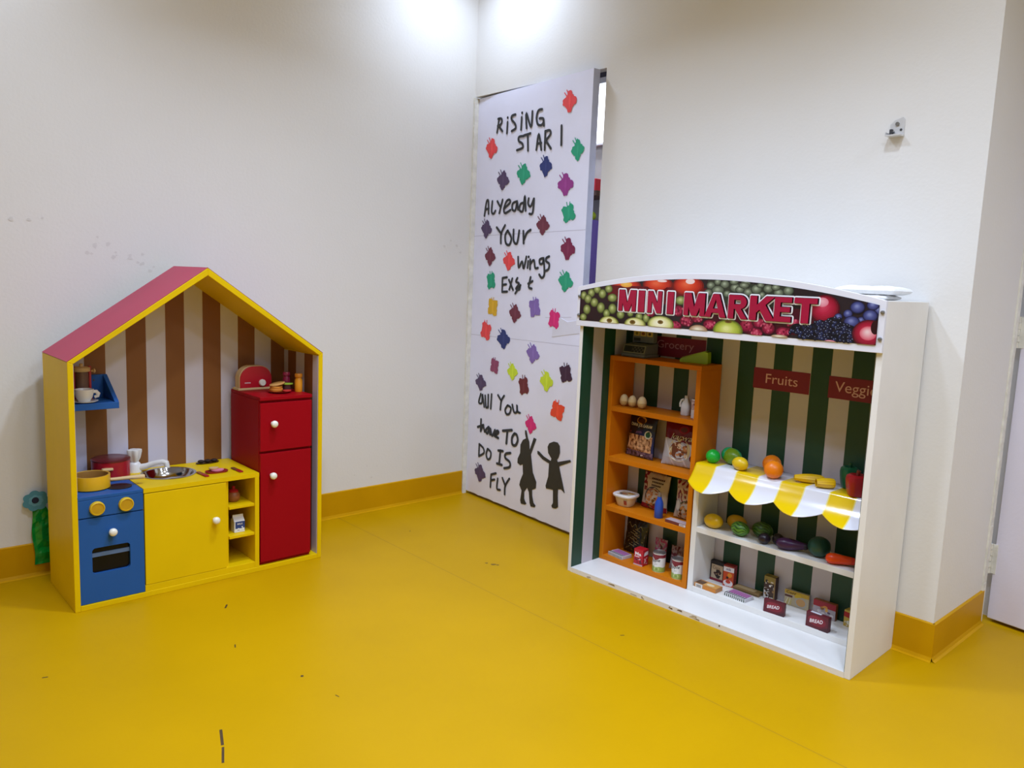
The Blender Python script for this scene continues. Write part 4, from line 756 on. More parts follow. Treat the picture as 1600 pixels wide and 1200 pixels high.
for r in range(rows+1):
    for u in us:
        m = (u % (2*pw))/pw-1; L_ = .0795+.044*(1-abs(m)**1.5); s_ = L_*r/rows; dv, dz = asm(s_)
        V.append((aw0+u, .1745+dv, U2+.0013+dz-(.0006 if r else 0)))
F = []; C_ = []
for r in range(len(prof_top)+rows):
    for c in range(cols-1):
        F.append((r*cols+c+1, r*cols+c, (r+1)*cols+c, (r+1)*cols+c+1)); u = (us[c]+us[c+1])/2; k = math.floor(u/pw)
        d = abs(u/pw-round(u/pw))*pw; C_.append(S(240, 226, 140) if d < .002 and 0 < round(u/pw) else YW if k % 2 == 0 else CW_)
b.add(V, F, lambda i: C_[i], 0, True)
aw = b.build('awning_cloth', VINYL(), loc=K(0, 0, 0)[0], rot=MYAW, solid=.001)
tag(aw, 'yellow and white scalloped vinyl awning draped over the top of the display shelf', 'awning')
A0 = U2+.0022

# ------------------------------------------------------------------ toy produce
def single(mb, name, label, cat, pl, m=None, group=None, bevel=0, rot=None):
    o = mb.build(name, m or PLASTIC(), loc=pl[0], rot=(rot[0], rot[1], pl[1]) if rot else pl[1], bevel=bevel); return tag(o, label, cat, group)
LEAFG = S(60, 120, 40)
ap = thing('toy_apple', 'bright green toy apple at the left end of the awning', 'toy fruit', K(.491, .219, A0))
b = MB(); b.ball((0, 0, .0243), .0262, .0262, .0262, S(24, 178, 58), fn=lambda a, z: (1-.16*max(0, z-.55)**1 - .12*max(0, -z-.6))*(1+.02*math.cos(5*a)*max(0, -z))); b.build('body', PLASTIC(), ap)
b = MB(); b.tube([(0, 0, .042), (.002, 0, .050)], [.0022, .0015], 8, S(90, 150, 60)); plabel(b.build('stem', PLASTIC(), ap), 'short stem')
gv = thing('toy_custard_apple', 'knobbly green toy fruit lying behind the lemon', 'toy fruit', K(.5480, .2560, A0, -18))
b = MB(); b.ball((0, 0, .0300), .040, .0295, .0300, lambda i, t, k: S(24, 150, 90) if (i < .32 and i > .0) else S(112, 150, 30), 40, 24, fn=lambda a, z: 1+.035*math.sin(14*a)*math.sin(9*z), M=None); b.build('body', PLASTIC(), gv)
b = MB(); b.ball((-.020, 0, .0330), .024, .0285, .0275, S(24, 156, 96), 30, 16); plabel(b.build('cap', PLASTIC(), gv), 'teal green rounded end')
b = MB(); b.ball((0, 0, .0240), .0305, .0235, .0240, S(232, 196, 28), 30, 20, fn=lambda a, z: 1+.10*max(0, abs(math.cos(a))-.9)/.1*.5)
b.ball((-.0295, 0, .024), .006, .006, .006, S(222, 182, 26), 14, 8); single(b, 'toy_lemon', 'yellow toy lemon on the awning in front of the knobbly green fruit', 'toy fruit', K(.6150, .197, A0, -8))
for u, v_, r, lb in ((.748, .1865, .0322, 'front one of two orange toy oranges on the awning'), (.700, .2650, .0322, 'orange toy orange half hidden behind the front orange')):
    o = thing('toy_orange', lb, 'toy fruit', K(u, v_, A0), 'toy oranges')
    b = MB(); b.ball((0, 0, r*.965), r, r, r*.965, S(244, 132, 12), 32, 22); b.build('body', mat('orange_peel', None, .35, .04, 20, .15, 240), o)
    b = MB(); b.ball((.004, -.006, r*1.9), .003, .003, .002, S(224, 150, 30), 10, 6); b.build('stem_mark', PLASTIC(), o)
def corn(name, label, p0, p1, r, prof, group=None):
    a = Vector((p1[0]-p0[0], p1[1]-p0[1], 0)); L_ = a.length; yaw = math.degrees(math.atan2(a.y, a.x))
    b = MB(); n = 14
    b.lathe([(max(r*prof(t/n), .0004), L_*t/n) for t in range(n+1)], 24, (0, 0, r), col=lambda i, t, k: S(238, 196, 20) if int(i*24) % 2 else S(226, 176, 18), fn=lambda a_, rr_, z: (rr_*(1+.05*math.cos(8*a_))*math.cos(a_), rr_*(1+.05*math.cos(8*a_))*math.sin(a_), z), M=Matrix.Rotation(PI/2, 3, 'Y'))
    return single(b, name, label, 'toy vegetable', K(p0[0], p0[1], A0, yaw), None, group)
corn('toy_corn', 'longer tapering yellow toy corn cob lying between oranges and peppers', (.815, .204), (.896, .258), .0155, lambda t: .25+.75*math.sin(PI*min(1, .08+.72*t))**.7 if t < .9 else .9-(t-.9)*4, 'toy corn cobs')
corn('toy_corn', 'shorter stubby yellow toy corn cob next to the peppers', (.8985, .188), (.943, .228), .0170, lambda t: (.55+.45*math.sin(PI*(.12+.6*t))) if t < .95 else .8, 'toy corn cobs')
for u, v_, r, h, c, sc, lb in ((1.027, .197, .0345, .071, S(158, 16, 28), S(120, 40, 30), 'red toy bell pepper at the right end of the awning'), (.968, .2790, .0300, .074, S(14, 92, 58), S(18, 80, 50), 'dark green toy bell pepper behind the red one')):
    o = thing('toy_bell_pepper', lb, 'toy vegetable', K(u, v_, A0), 'toy bell peppers')
    b = MB(); b.lathe([(.0003, .006), (r*.45, .001), (r*.72, .002), (r*.86, .016), (r*.96, h*.5), (r, h*.72), (r*.93, h*.9), (r*.66, h*.985), (r*.3, h*.94), (.0003, h*.9)], 56, col=c, fn=lambda a, rr_, z: (rr_*(1+.07*math.cos(4*a+.4))*math.cos(a), rr_*(1+.07*math.cos(4*a+.4))*math.sin(a), z)); b.build('body', PLASTIC(), o)
    b = MB(); b.tube([(0, 0, h*.9), (0, 0, h*1.02), (.003, 0, h*1.17)], [.006, .005, .0065], 10, sc); plabel(b.build('stem', PLASTIC(), o), 'thick stem')

# middle shelf
def ellip(name, label, u, v_, rx, ry, rz, col, rot=0, fn=None, group=None, z=U1, cat='toy fruit'):
    b = MB(); b.ball((0, 0, rz), rx, ry, rz, col, 36, 22, fn); return single(b, name, label, cat, K(u, v_, z, rot), None, group)
ellip('toy_mango', 'yellow toy mango at the left end of the middle shelf', .515, .214, .0365, .0275, .0265, S(228, 186, 22), 5, lambda a, z: 1+.04*math.cos(a), 'yellow toy mangoes')
ellip('toy_mango', 'yellow toy mango behind the small watermelon, second from left', .577, .273, .040, .0265, .0265, S(214, 166, 30), -6, lambda a, z: 1+.04*math.cos(a), 'yellow toy mangoes')
wm = lambda i, t, k: S(34, 82, 30) if (t*9+.5*math.sin(i*2*PI*6)+.0) % 1.0 < .38 else S(92, 142, 52)
for u, v_, rx, r, rot, lb in ((.627, .212, .0350, .0260, -4, 'lighter striped toy watermelon in front, left of the other'), (.690, .258, .0405, .0285, -10, 'darker striped toy watermelon behind the dark mangosteens')):
    b = MB(); dk_ = 'darker' in lb
    wf_ = (lambda i, t, k: S(30, 70, 26) if (i*14+.25*math.sin(t*20)) % 1.0 < .42 else S(72, 116, 40)) if dk_ else (lambda i, t, k: S(34, 86, 30) if (i*12+.25*math.sin(t*20)) % 1.0 < .40 else S(98, 154, 54))
    b.lathe([(max(r*math.sin(PI*t/26), .0003), -rx*math.cos(PI*t/26)) for t in range(27)], 72, (0, 0, r), col=wf_, M=Matrix.Rotation(PI/2, 3, 'Y')); single(b, 'toy_watermelon', lb, 'toy fruit', K(u, v_, U1, rot), None, 'toy watermelons')
for u, v_, lb in ((.728, .200, 'left of two dark purple toy mangosteens on the middle shelf'), (.762, .235, 'right of two dark purple toy mangosteens, behind the aubergine')):
    o = thing('toy_mangosteen', lb, 'toy fruit', K(u, v_, U1, 20), 'toy mangosteens')
    b = MB(); b.ball((0, 0, .0195), .0205, .0205, .0195, S(36, 26, 42), 14, 10, lambda a, z: 1+.05*math.cos(5*a)); b.build('body', PLASTIC(), o)
    b = MB(); b.lathe([(.0003, .0385), (.009, .0375), (.013, .034)], 8, col=S(44, 34, 44)); b.build('calyx', PLASTIC(), o)
eg = thing('toy_aubergine', 'dark purple toy aubergine lying on the middle shelf', 'toy vegetable', K(.7765, .190, U1, 24))
b = MB(); pr = [(.0004, 0), (.010, .003), (.0175, .012), (.0212, .026), (.021, .042), (.0175, .064), (.0125, .086), (.0095, .1), (.0004, .102)]
b.lathe(pr, 28, (0, 0, .0213), col=S(64, 26, 78), M=Matrix.Rotation(PI/2, 3, 'Y')); b.build('body', PLASTIC(), eg)
b = MB(); b.lathe([(.0118, .092), (.0115, .098), (.008, .104), (.004, .109), (.0035, .118), (.0004, .119)], 16, (0, 0, .0213), col=S(40, 30, 52), M=Matrix.Rotation(PI/2, 3, 'Y')); b.build('stem_cap', PLASTIC(), eg)
b = MB(); b.ball((0, 0, .0345), .0365, .0365, .0345, S(20, 74, 66), 40, 26, lambda a, z: 1+.02*math.cos(7*a+3*z)+.015*math.cos(11*a)*abs(z)); single(b, 'toy_cabbage', 'round dark teal toy cabbage right of the aubergine', 'toy vegetable', K(.912, .2300, U1))
b = MB(); b.lathe([(.0004, 0), (.0105, .003), (.0168, .012), (.0182, .024), (.0155, .050), (.0130, .078), (.0105, .096), (.0004, .1)], 24, (0, 0, .0182), col=lambda i, t, k: S(240, 74, 14) if k < 5 else S(226, 56, 18), M=Matrix.Rotation(PI/2, 3, 'Y')); single(b, 'toy_carrot', 'orange toy carrot at the right end of the middle shelf', 'toy vegetable', K(.9520, .190, U1, 24))
b = MB(); b.ball((0, 0, .023), .024, .024, .023, S(110, 20, 40), 26, 16); b.tube([(0, 0, .044), (0, 0, .052)], [.004, .003], 8, S(90, 30, 40)); single(b, 'toy_beetroot', 'dark red toy beetroot half hidden by the right stall panel', 'toy vegetable', K(1.058, .243, U1))

# ------------------------------------------------------------------ toy groceries
def pkg(name, label, cat, pl, w_, d_, h_, col, art=None, top=None, side=None, group=None, bevel=.0007, m=None):
    b = MB(); b.box(-w_/2, w_/2, 0, d_, 0, h_, col)
    if art: art(b, front(-w_/2, 0), w_, h_)
    if top: top(b, topface(-w_/2, 0, h_), w_, d_)
    if side: side(b, lambda x, z, e: (w_/2+e, x, z), d_, h_)
    return single(b, name, label, cat, pl, m or PRINT(), group, bevel)
def speck(b, mp_, x0, y0, x1, y1, n_, r, cols, seed=1):
    rr = random.Random(seed)
    for i in range(n_): b.decal([disc(x0+(x1-x0)*rr.random(), y0+(y1-y0)*rr.random(), r*(.6+.8*rr.random()), r*(.5+.7*rr.random()), 9, rr.random()*6)], S(*rr.choice(cols)), mp_, step=.000006)
R_ = lambda x0, y0, x1, y1, c: ([rect(x0, y0, x1, y1)], S(*c))
def a_cocoa(b, m_, w_, h_):
    b.decal([rect(.004, .010, w_-.004, h_-.013)], S(196, 176, 148), m_); b.decal([rect(0, 0, w_, .010)], S(128, 24, 50), m_)
    b.decal([text('Coco', .010, h_-.032, w_-.026, .014, .02)], S(128, 104, 84), m_)
    speck(b, m_, .012, .030, w_-.012, .042, 9, .006, [(36, 26, 24), (64, 30, 26)], 3); b.decal([poly([(.018, .026), (w_-.012, .024), (w_-.018, .012), (.03, .012)])], S(34, 26, 26), m_); speck(b, m_, .024, .022, w_-.018, .030, 8, .004, [(190, 160, 120), (60, 34, 28)], 5)
pkg('food_carton', 'dark topped beige cocoa carton standing at the back left of the bottom shelf', 'toy food box', K(.5005, .2940, U0), .0575, .022, .077, S(30, 28, 34), a_cocoa, group='toy food boxes on the bottom shelf')
def a_cereal(b, m_, w_, h_):
    b.decal([rect(0, 0, w_, h_-.012)], S(196, 72, 34), m_); b.decal([poly([(0, h_-.024), (w_, h_-.024), (w_, h_-.006), (0, h_-.006)])], S(228, 222, 224), m_)
    b.decal([text('milk', .010, h_-.0195, w_-.022, .010, .02, .2)], S(44, 56, 110), m_); b.decal([disc(w_*.62, h_*.55, .009)], S(222, 140, 40), m_); b.decal([disc(w_*.4, h_*.42, .005)], S(40, 26, 24), m_)
    b.decal([disc(w_*.5, .014, .019, .012)], S(226, 218, 220), m_); b.decal([disc(w_*.5, .019, .010, .007)], S(190, 60, 40), m_); speck(b, m_, .004, .002, w_-.004, .012, 8, .003, [(214, 150, 170), (230, 230, 236)], 4)
pkg('food_carton', 'orange cereal carton with white top band beside the cocoa carton', 'toy food box', K(.5585, .2790, U0, 6), .0415, .028, .0815, S(140, 40, 36), a_cereal, None, lambda b, m_, d_, h_: speck(b, m_, .004, .01, d_-.003, h_-.01, 10, .004, [(170, 70, 90), (120, 26, 40)], 6), group='toy food boxes on the bottom shelf')
def a_bisc(b, m_, w_, h_):
    b.decal([rect(.006, .001, .036, h_-.0005)], S(224, 218, 208), m_)
    for i in range(9): b.decal([rect(.010+.0023*i, .002, .0112+.0023*i, h_-.004)], S(70, 64, 64), m_)
    b.decal([rect(.04, .001, w_-.002, h_-.001)], S(206, 130, 46), m_)
def t_bisc(b, m_, w_, d_): b.decal([rect(.036, .002, w_-.002, d_-.004)], S(212, 156, 84), m_); b.decal([rect(.002, .004, .034, d_-.01)], S(90, 62, 40), m_); b.decal([disc(.058, d_*.45, .016, .010)], S(226, 206, 168), m_)
pkg('biscuit_box', 'flat orange biscuit box lying front left on the bottom shelf', 'toy food box', K(.5205, .1810, U0, -1), .0935, .046, .0155, S(190, 132, 74), a_bisc, t_bisc, group='toy food boxes on the bottom shelf')
def zebra_art(b, m_, w_, h_):
    b.decal([rect(0, 0, w_, h_)], S(228, 228, 230), m_)
    n_ = 11
    for i in range(n_): x = w_*(i+.15)/n_; b.decal([poly([(x, .0008), (x+w_/n_*.5, .0008), (x+w_/n_*.62, h_*.5), (x+w_/n_*.5, h_-.0008), (x, h_-.0008), (x+w_/n_*.12, h_*.5)])], S(44, 66, 50), m_)
def zebra_top(b, m_, w_, d_):
    b.decal([rect(.006, d_*.32, w_-.004, d_-.004)], S(168, 104, 156), m_); speck(b, m_, .014, d_*.5, w_-.012, d_-.012, 7, .006, [(196, 150, 186), (130, 70, 120)], 7)
    for i in range(9): x = w_*(i+.1)/9; b.decal([poly([(x, .001), (x+w_*.05, .001), (x+w_*.07, d_*.3), (x+w_*.03, d_*.3)])], S(44, 60, 52), m_)
pkg('sweets_packet', 'flat purple packet with zebra striped front on the white bottom shelf', 'toy food box', K(.6375, .1905, U0, -4), .0875, .056, .0125, S(206, 202, 208), zebra_art, zebra_top, group='zebra striped sweets packets')
pkg('cracker_box', 'long thin beige cracker box lying behind the zebra striped packet', 'toy food box', K(.6350, .2740, U0, -1), .1045, .036, .0125, S(140, 112, 70), lambda b, m_, w_, h_: b.decal([rect(.002, .001, w_-.002, h_*.55)], S(98, 76, 44), m_), lambda b, m_, w_, d_: b.decal([rect(.004, .004, w_-.02, d_-.008)], S(190, 166, 122), m_), group='toy food boxes on the bottom shelf')
def a_mus(b, m_, w_, h_):
    b.decal([rect(0, h_*.72, w_, h_)], S(150, 128, 44), m_); b.decal([rect(.001, .002, w_*.45, h_*.45)], S(206, 204, 204), m_); speck(b, m_, .004, .004, w_-.006, h_-.012, 34, .0042, [(70, 46, 30), (40, 28, 22), (150, 112, 70), (206, 196, 180)], 9); b.decal([disc(w_*.55, h_*.6, .004)], S(240, 238, 232), m_); b.decal([rect(w_-.004, 0, w_, h_)], S(150, 120, 70), m_)
pkg('food_carton', 'tall brown and olive carton standing behind the left bread box', 'toy food box', K(.7190, .2900, U0, 1), .0435, .024, .085, S(64, 38, 30), a_mus, lambda b, m_, w_, d_: b.decal([rect(0, 0, w_, d_)], S(140, 118, 44), m_), group='toy food boxes on the bottom shelf')
def a_bread(b, m_, w_, h_):
    b.decal([disc(w_*.5, h_*.55, w_*.40, h_*.36, 28)], S(124, 22, 40), m_); b.decal([disc(w_*.42, h_*.62, w_*.27, h_*.24, 28)], S(138, 32, 50), m_); b.decal([poly([(w_*.6, 0), (w_, 0), (w_, h_*.35)])], S(66, 26, 34), m_)
    v_, f_ = text('BREAD', w_*.18, h_*.40, w_*.58, h_*.25, .018, .1); b.decal([([(x, y+(x-w_*.45)*.16) for x, y in v_], f_)], S(240, 234, 236), m_)
pkg('bread_box', 'left dark red box reading bread on the bottom shelf', 'toy food box', K(.7945, .1815, U0, 5), .0745, .016, .0465, S(92, 18, 34), a_bread, group='red bread boxes', bevel=.0015)
pkg('bread_box', 'right dark red box reading bread, nearest the stall corner', 'toy food box', K(.9480, .1820, U0, -3), .0785, .021, .0510, S(92, 18, 34), a_bread, lambda b, m_, w_, d_: b.decal([rect(.012, .004, w_*.62, d_-.005)], S(206, 206, 214), m_), group='red bread boxes', bevel=.0015)
def a_pasta(b, m_, w_, h_):
    b.decal([rect(0, h_*.74, w_, h_)], S(196, 158, 44), m_); b.decal([rect(.001, h_*.55, w_*.33, h_*.68)], S(84, 40, 34), m_); b.decal([text('Corn', .006, h_*.78, w_*.42, h_*.17, .03)], S(60, 40, 20), m_); b.decal([poly([(w_*.4, h_*.62), (w_*.72, h_*.62), (w_*.66, h_*.86), (w_*.46, h_*.86)])], S(206, 172, 40), m_)
    b.decal([disc(w_*.68, h_*.36, w_*.24, h_*.33, 28)], S(170, 166, 160), m_); b.decal([disc(w_*.68, h_*.38, w_*.19, h_*.25, 28)], S(196, 152, 96), m_); speck(b, m_, w_*.56, h_*.25, w_*.8, h_*.5, 14, .003, [(214, 170, 110), (176, 126, 76)], 11)
    for i in range(4): b.decal([poly([(w_*(.04+.07*i), h_*.08), (w_*(.07+.07*i), h_*.06), (w_*(.16+.05*i), h_*.5), (w_*(.14+.05*i), h_*.5)])], S(*[(230, 222, 190), (206, 190, 96)][i % 2]), m_)
pkg('pasta_box', 'yellow and beige box with a bowl picture leaning at the back', 'toy food box', K(.8180, .3010, U0, 2), .0890, .012, .0560, S(182, 168, 138), a_pasta, group='toy food boxes on the bottom shelf')
def a_red(b, m_, w_, h_):
    b.decal([rect(0, h_*.62, w_, h_)], S(158, 26, 40), m_); b.decal([rect(0, 0, w_, h_*.62)], S(172, 160, 168), m_); speck(b, m_, .006, h_*.5, w_-.008, h_*.66, 9, .007, [(214, 140, 50), (226, 170, 80), (196, 90, 40)], 12); speck(b, m_, .006, .004, w_-.006, h_*.4, 14, .005, [(196, 190, 206), (90, 70, 96), (214, 206, 210)], 13)
pkg('pancake_box', 'red and grey box with orange picture behind the right bread box', 'toy food box', K(.9225, .2930, U0, 0), .0790, .018, .0565, S(150, 84, 40), a_red, group='toy food boxes on the bottom shelf')
pkg('juice_box', 'small yellow carton with red top half hidden by the right stall panel', 'toy food box', K(1.0125, .2840, U0, -6), .038, .030, .0570, S(196, 164, 66), lambda b, m_, w_, h_: (b.decal([poly([(0, h_*.6), (w_, h_*.52), (w_, h_*.86), (0, h_*.9)])], S(168, 36, 28), m_), b.decal([disc(w_*.5, h_*.28, .009, .007)], S(226, 220, 200), m_), speck(b, m_, .004, .004, w_-.004, h_*.35, 7, .0035, [(160, 150, 60), (222, 214, 190)], 14)), group='toy food boxes on the bottom shelf')

# orange bookcase, lowest shelf
pkg('sweets_packet', 'flat purple packet with zebra striped front in the orange bookcase', 'toy food box', K(.0890, .1900, Z0, -8), .081, .056, .0135, S(206, 202, 208), zebra_art, zebra_top, group='zebra striped sweets packets')
def a_redc(b, m_, w_, h_):
    b.decal([text('Ma', .006, h_*.62, w_-.014, h_*.2, .04)], S(238, 226, 226), m_); b.decal([rect(.004, h_*.52, w_-.016, h_*.58)], S(230, 190, 190), m_); speck(b, m_, .006, .012, w_-.006, h_*.45, 12, .0045, [(96, 20, 36), (230, 180, 190), (140, 20, 40)], 15); b.decal([rect(0, 0, w_, .006)], S(206, 176, 180), m_)
jx = pkg('juice_carton', 'small red drink carton on the lowest orange shelf', 'toy food box', K(.2080, .1870, Z0, 2), .043, .040, .0665, S(182, 22, 36), a_redc, None, lambda b, m_, d_, h_: (b.decal([poly([(.006, h_*.62), (d_-.004, h_*.66), (d_-.006, h_*.9), (.010, h_*.84)])], S(226, 216, 220), m_), speck(b, m_, .006, .01, d_-.006, h_*.5, 10, .0045, [(96, 20, 36), (226, 170, 180)], 16)))
def can(u, v_, lb):
    o = thing('apple_can', lb, 'toy can', K(u, v_, Z0), 'toy apple cans'); R, hh = .0250, .074
    b = MB(); cm = lambda x, z, e: ((R+e)*math.sin((x-.2)/R), -(R+e)*math.cos((x-.2)/R), z)
    def lc(i, t, k): return S(224, 222, 216)
    b.lathe([(.0003, 0), (R, 0), (R, .006), (R, .016), (R, .032), (R, .046), (R, hh-.010), (R, hh), (.0003, hh)], 48, col=lc)
    def band(x0, x1, f0, f1, c, n_=24):
        v = []; 
        for i in range(n_+1): x = x0+(x1-x0)*i/n_; v += [(x, f0(x)), (x, f1(x))]
        b.decal([(v, [(2*i, 2*i+2, 2*i+3, 2*i+1) for i in range(n_)])], S(*c), cm)
    band(.135, .265, lambda x: .001, lambda x: .024-.004*abs(math.cos((x-.2)*90)), (150, 172, 84))
    b.decal([disc(.186, .017, .011, .012)], S(70, 130, 36), cm); b.decal([disc(.206, .012, .010, .010)], S(206, 214, 150), cm); b.decal([disc(.206, .013, .004)], S(120, 140, 70), cm)
    band(.135, .265, lambda x: .058-.010*max(0, 1-abs(x-.201)/.016), lambda x: hh-.003, (122, 30, 40))
    v2, f2 = text('Apple', .1765, .038, .043, .0165, .015, .25); b.decal([([(x, y+(x-.2)*.08) for x, y in v2], f2)], S(26, 28, 34), cm); b.decal([poly([(.197, .030), (.206, .032), (.209, .0345), (.200, .0335)])], S(20, 24, 24), cm)
    b.build('body', PRINT(), o)
    b = MB(); b.lathe([(.0003, hh), (R-.002, hh+.0002), (R+.0004, hh), (R+.0004, hh+.003), (R-.001, hh+.004), (R-.002, hh+.0018), (.0003, hh+.0018)], 40); plabel(b.build('lid', mat('steel'), o), 'grey metal lid')
can(.2930, .2080, 'left toy can reading Apple on the lowest orange shelf'); can(.3840, .2065, 'right toy can reading Apple, against the bookcase side')

def bag(name, label, pl, w_, h_, d_, colf, tilt, waist=.0, decals=None, group=None, m=None, cat='snack bag'):
    b = MB(); nx, nz = 64, 80
    def dep(s, t): return d_*.5*max(0, (1-abs(2*s-1)**2.2))**.6*max(0, min(1, t*5.5))**.6*max(0, min(1, (1-t)*5.5))**.7+.0006
    def X(s, t): return (s-.5)*w_*(1-waist*math.sin(PI*t)+.02*noise.noise(Vector((s*2, t*6, w_*50))))
    rip = lambda s, t: .0022*noise.noise(Vector((s*7, t*7, h_*40)))+.0012*math.sin(s*60)*(max(0, 1-t*12)+max(0, 1-(1-t)*12))
    vf = [(X(i/nx, j/nz), -dep(i/nx, j/nz)+rip(i/nx, j/nz), h_*j/nz) for j in range(nz+1) for i in range(nx+1)]
    vb = [(X(i/nx, j/nz), dep(i/nx, j/nz)+rip(i/nx, j/nz)*.5+.0012, h_*j/nz) for j in range(nz+1) for i in range(nx+1)]
    k = nx+1
    b.add(vf, [(j*k+i, j*k+i+1, (j+1)*k+i+1, (j+1)*k+i) for j in range(nz) for i in range(nx)], lambda q: colf((q % nx+.5)/nx, (q//nx+.5)/nz), 0, True)
    b.add(vb, [(j*k+i+1, j*k+i, (j+1)*k+i, (j+1)*k+i+1) for j in range(nz) for i in range(nx)], lambda q: colf(.02, .95), 0, True)
    o1, o2 = 0, len(vf)
    edge = [j*k for j in range(nz+1)], [j*k+nx for j in range(nz+1)]
    for j in range(nz):
        c = colf(.02, .5); a = j*k; a2 = (j+1)*k
        b.face((a, a2, o2+a2, o2+a), c); b.face((a2+nx, a+nx, o2+a+nx, o2+a2+nx), c)
    for i in range(nx):
        b.face((i, o2+i, o2+i+1, i+1), colf(.5, .0)); q = nz*k; b.face((q+i+1, o2+q+i+1, o2+q+i, q+i), colf(.5, .99))
    def mp_(x, z, e):
        z = min(max(z, .001), h_-.001); s = min(max(x/w_+.5, 0), 1); t = min(max(z/h_, 0), 1); return (X(s, t), -dep(s, t)+rip(s, t)-e-.0004, z)
    if decals: decals(b, mp_, w_, h_)
    o = b.build(name, m or mat('foil_bag', None, .24, .04, 8), loc=pl[0], rot=(tilt, 0, pl[1])); return tag(o, label, cat, group)
def nut(s, t, seed, lo, hi):
    n1 = noise.noise(Vector((s*13, t*15, seed))); n2 = noise.noise(Vector((s*30, t*32, seed+5)))
    q = min(1, max(0, .5+.9*n1+.4*n2)); return tuple(lo[i]+(hi[i]-lo[i])*q for i in range(3))
def c1(s, t):
    if .15 < t < .52 and .06 < s < .95+.0: return nut(s, t, 1, S(96, 46, 20), S(226, 176, 124))
    if t <= .15: return nut(s, t, 2, S(30, 28, 50), S(120, 96, 116))
    return S(20, 22, 44) if t > .68 or s < .5 else S(28, 36, 84)
def d1_(b, m_, w_, h_):
    b.decal([disc(0, h_*.875, .026, .015, 24)], S(196, 150, 60), m_); b.decal([disc(0, h_*.872, .021, .010, 24)], S(70, 42, 22), m_)
    b.decal([text('CHANA JOR GARAM', -w_*.38, h_*.70, w_*.78, .0165, .02, .15)], S(222, 220, 214), m_)
    b.decal([poly([(-w_*.4, h_*.555), (-w_*.10, h_*.565), (-w_*.10, h_*.60), (-w_*.4, h_*.595)])], S(206, 84, 84), m_); b.decal([poly([(-w_*.15, h_*.55), (w_*.1, h_*.58), (w_*.05, h_*.63), (-w_*.12, h_*.61)])], S(96, 70, 120), m_)
    b.decal([disc(w_*.31, h_*.565, .0165, n=24)], S(206, 206, 190), m_); b.decal([disc(w_*.31, h_*.565, .011, n=24)], S(26, 84, 44), m_)
    b.decal([poly([(w_*.1, .006), (w_*.2, .010), (w_*.19, .014), (w_*.1, .012)])], S(210, 210, 216), m_)
bag('snack_bag', 'navy snack bag reading chana jor garam with nuts on the front', K(.1270, .2600, Z2+.001, -6), .148, .172, .034, c1, -.12, .07, d1_, 'snack bags in the orange bookcase')
def c2(s, t):
    if t > .62-.10*s+.0: return S(104, 10, 36)
    return S(176, 176, 182) if (s+t*.6) % .37 > .05 else S(206, 206, 212)
def d2_(b, m_, w_, h_):
    b.decal([disc(w_*.02, h_*.37, .048, .046, 30)], S(196, 178, 130), m_); b.decal([disc(w_*.02, h_*.31, .044, .032, 30)], S(226, 222, 216), m_); b.decal([disc(w_*.02, h_*.37, .041, .033, 30)], S(110, 60, 34), m_)
    speck(b, m_, -.032, h_*.25, .038, h_*.5, 40, .007, [(150, 84, 44), (92, 48, 28), (190, 130, 80), (120, 60, 34), (214, 190, 160)], 21)
    b.decal([text('karwa', -w_*.25, h_*.60, w_*.62, .022, .012, .35)], S(36, 14, 22), m_); b.decal([text('karwa', -w_*.255, h_*.604, w_*.62, .022, .002, .35)], S(226, 220, 220), m_)
    b.decal([disc(w_*.1, h_*.84, .022, .016, 24)], S(140, 24, 56), m_); b.decal([disc(w_*.1, h_*.845, .015, .009, 24)], S(96, 60, 70), m_); b.decal([disc(w_*.40, h_*.22, .010, .012, 20)], S(110, 20, 44), m_)
bag('snack_bag', 'silver snack bag with maroon top and a bowl of snacks pictured', K(.3190, .2560, Z2+.001, 5), .152, .172, .036, c2, -.14, .06, d2_, 'snack bags in the orange bookcase')
def c3(s, t):
    if t < .14: return S(140, 22, 44)
    if s < .22 and t > .5: return S(120, 26, 50) if noise.noise(Vector((s*12, t*12, 4))) > -.1 else S(190, 176, 168)
    return S(188, 174, 156)
def d3_(b, m_, w_, h_):
    b.decal([disc(w_*.0, h_*.33, .046, .046, 30)], S(44, 36, 34), m_); b.decal([disc(w_*.0, h_*.31, .042, .042, 30)], S(140, 88, 46), m_); speck(b, m_, -.032, h_*.14, .034, h_*.5, 34, .006, [(176, 110, 56), (96, 56, 30), (196, 140, 84)], 22)
    for i, (x0, x1) in enumerate(((-.12, .36), (-.08, .30), (-.10, .24))):
        x = w_*x0
        while x < w_*x1: b.decal([rect(x, h_*(.84-.09*i), x+.0065, h_*(.84-.09*i)+.0065)], S(70, 52, 34), m_); x += .0082
    b.decal([poly([(.026, h_*.5), (.034, h_*.53), (.036, h_*.55), (.028, h_*.525)])], S(240, 236, 226), m_)
bag('snack_bag', 'cream snack bag with dark bowl picture behind the blue bottle', K(.2010, .2800, Z1+.001, -4), .132, .148, .030, c3, -.10, .05, d3_, 'snack bags in the orange bookcase')
def c4(s, t): 
    if t > .45: return S(124, 26, 50) if noise.noise(Vector((s*9, t*9, 8))) > .12 else S(196, 182, 178)
    return S(186, 174, 160)
def d4_(b, m_, w_, h_):
    b.decal([disc(w_*.08, h_*.20, .044, .044, 30)], S(48, 40, 36), m_); b.decal([disc(w_*.08, h_*.18, .040, .040, 30)], S(140, 86, 46), m_); speck(b, m_, -.02, h_*.04, .040, h_*.34, 30, .006, [(176, 106, 54), (96, 54, 28), (196, 136, 80)], 23); b.decal([disc(-w_*.32, h_*.34, .013, .024, 20)], S(160, 156, 150), m_); b.decal([disc(-w_*.32, h_*.34, .010, .020, 20)], S(206, 200, 190), m_)
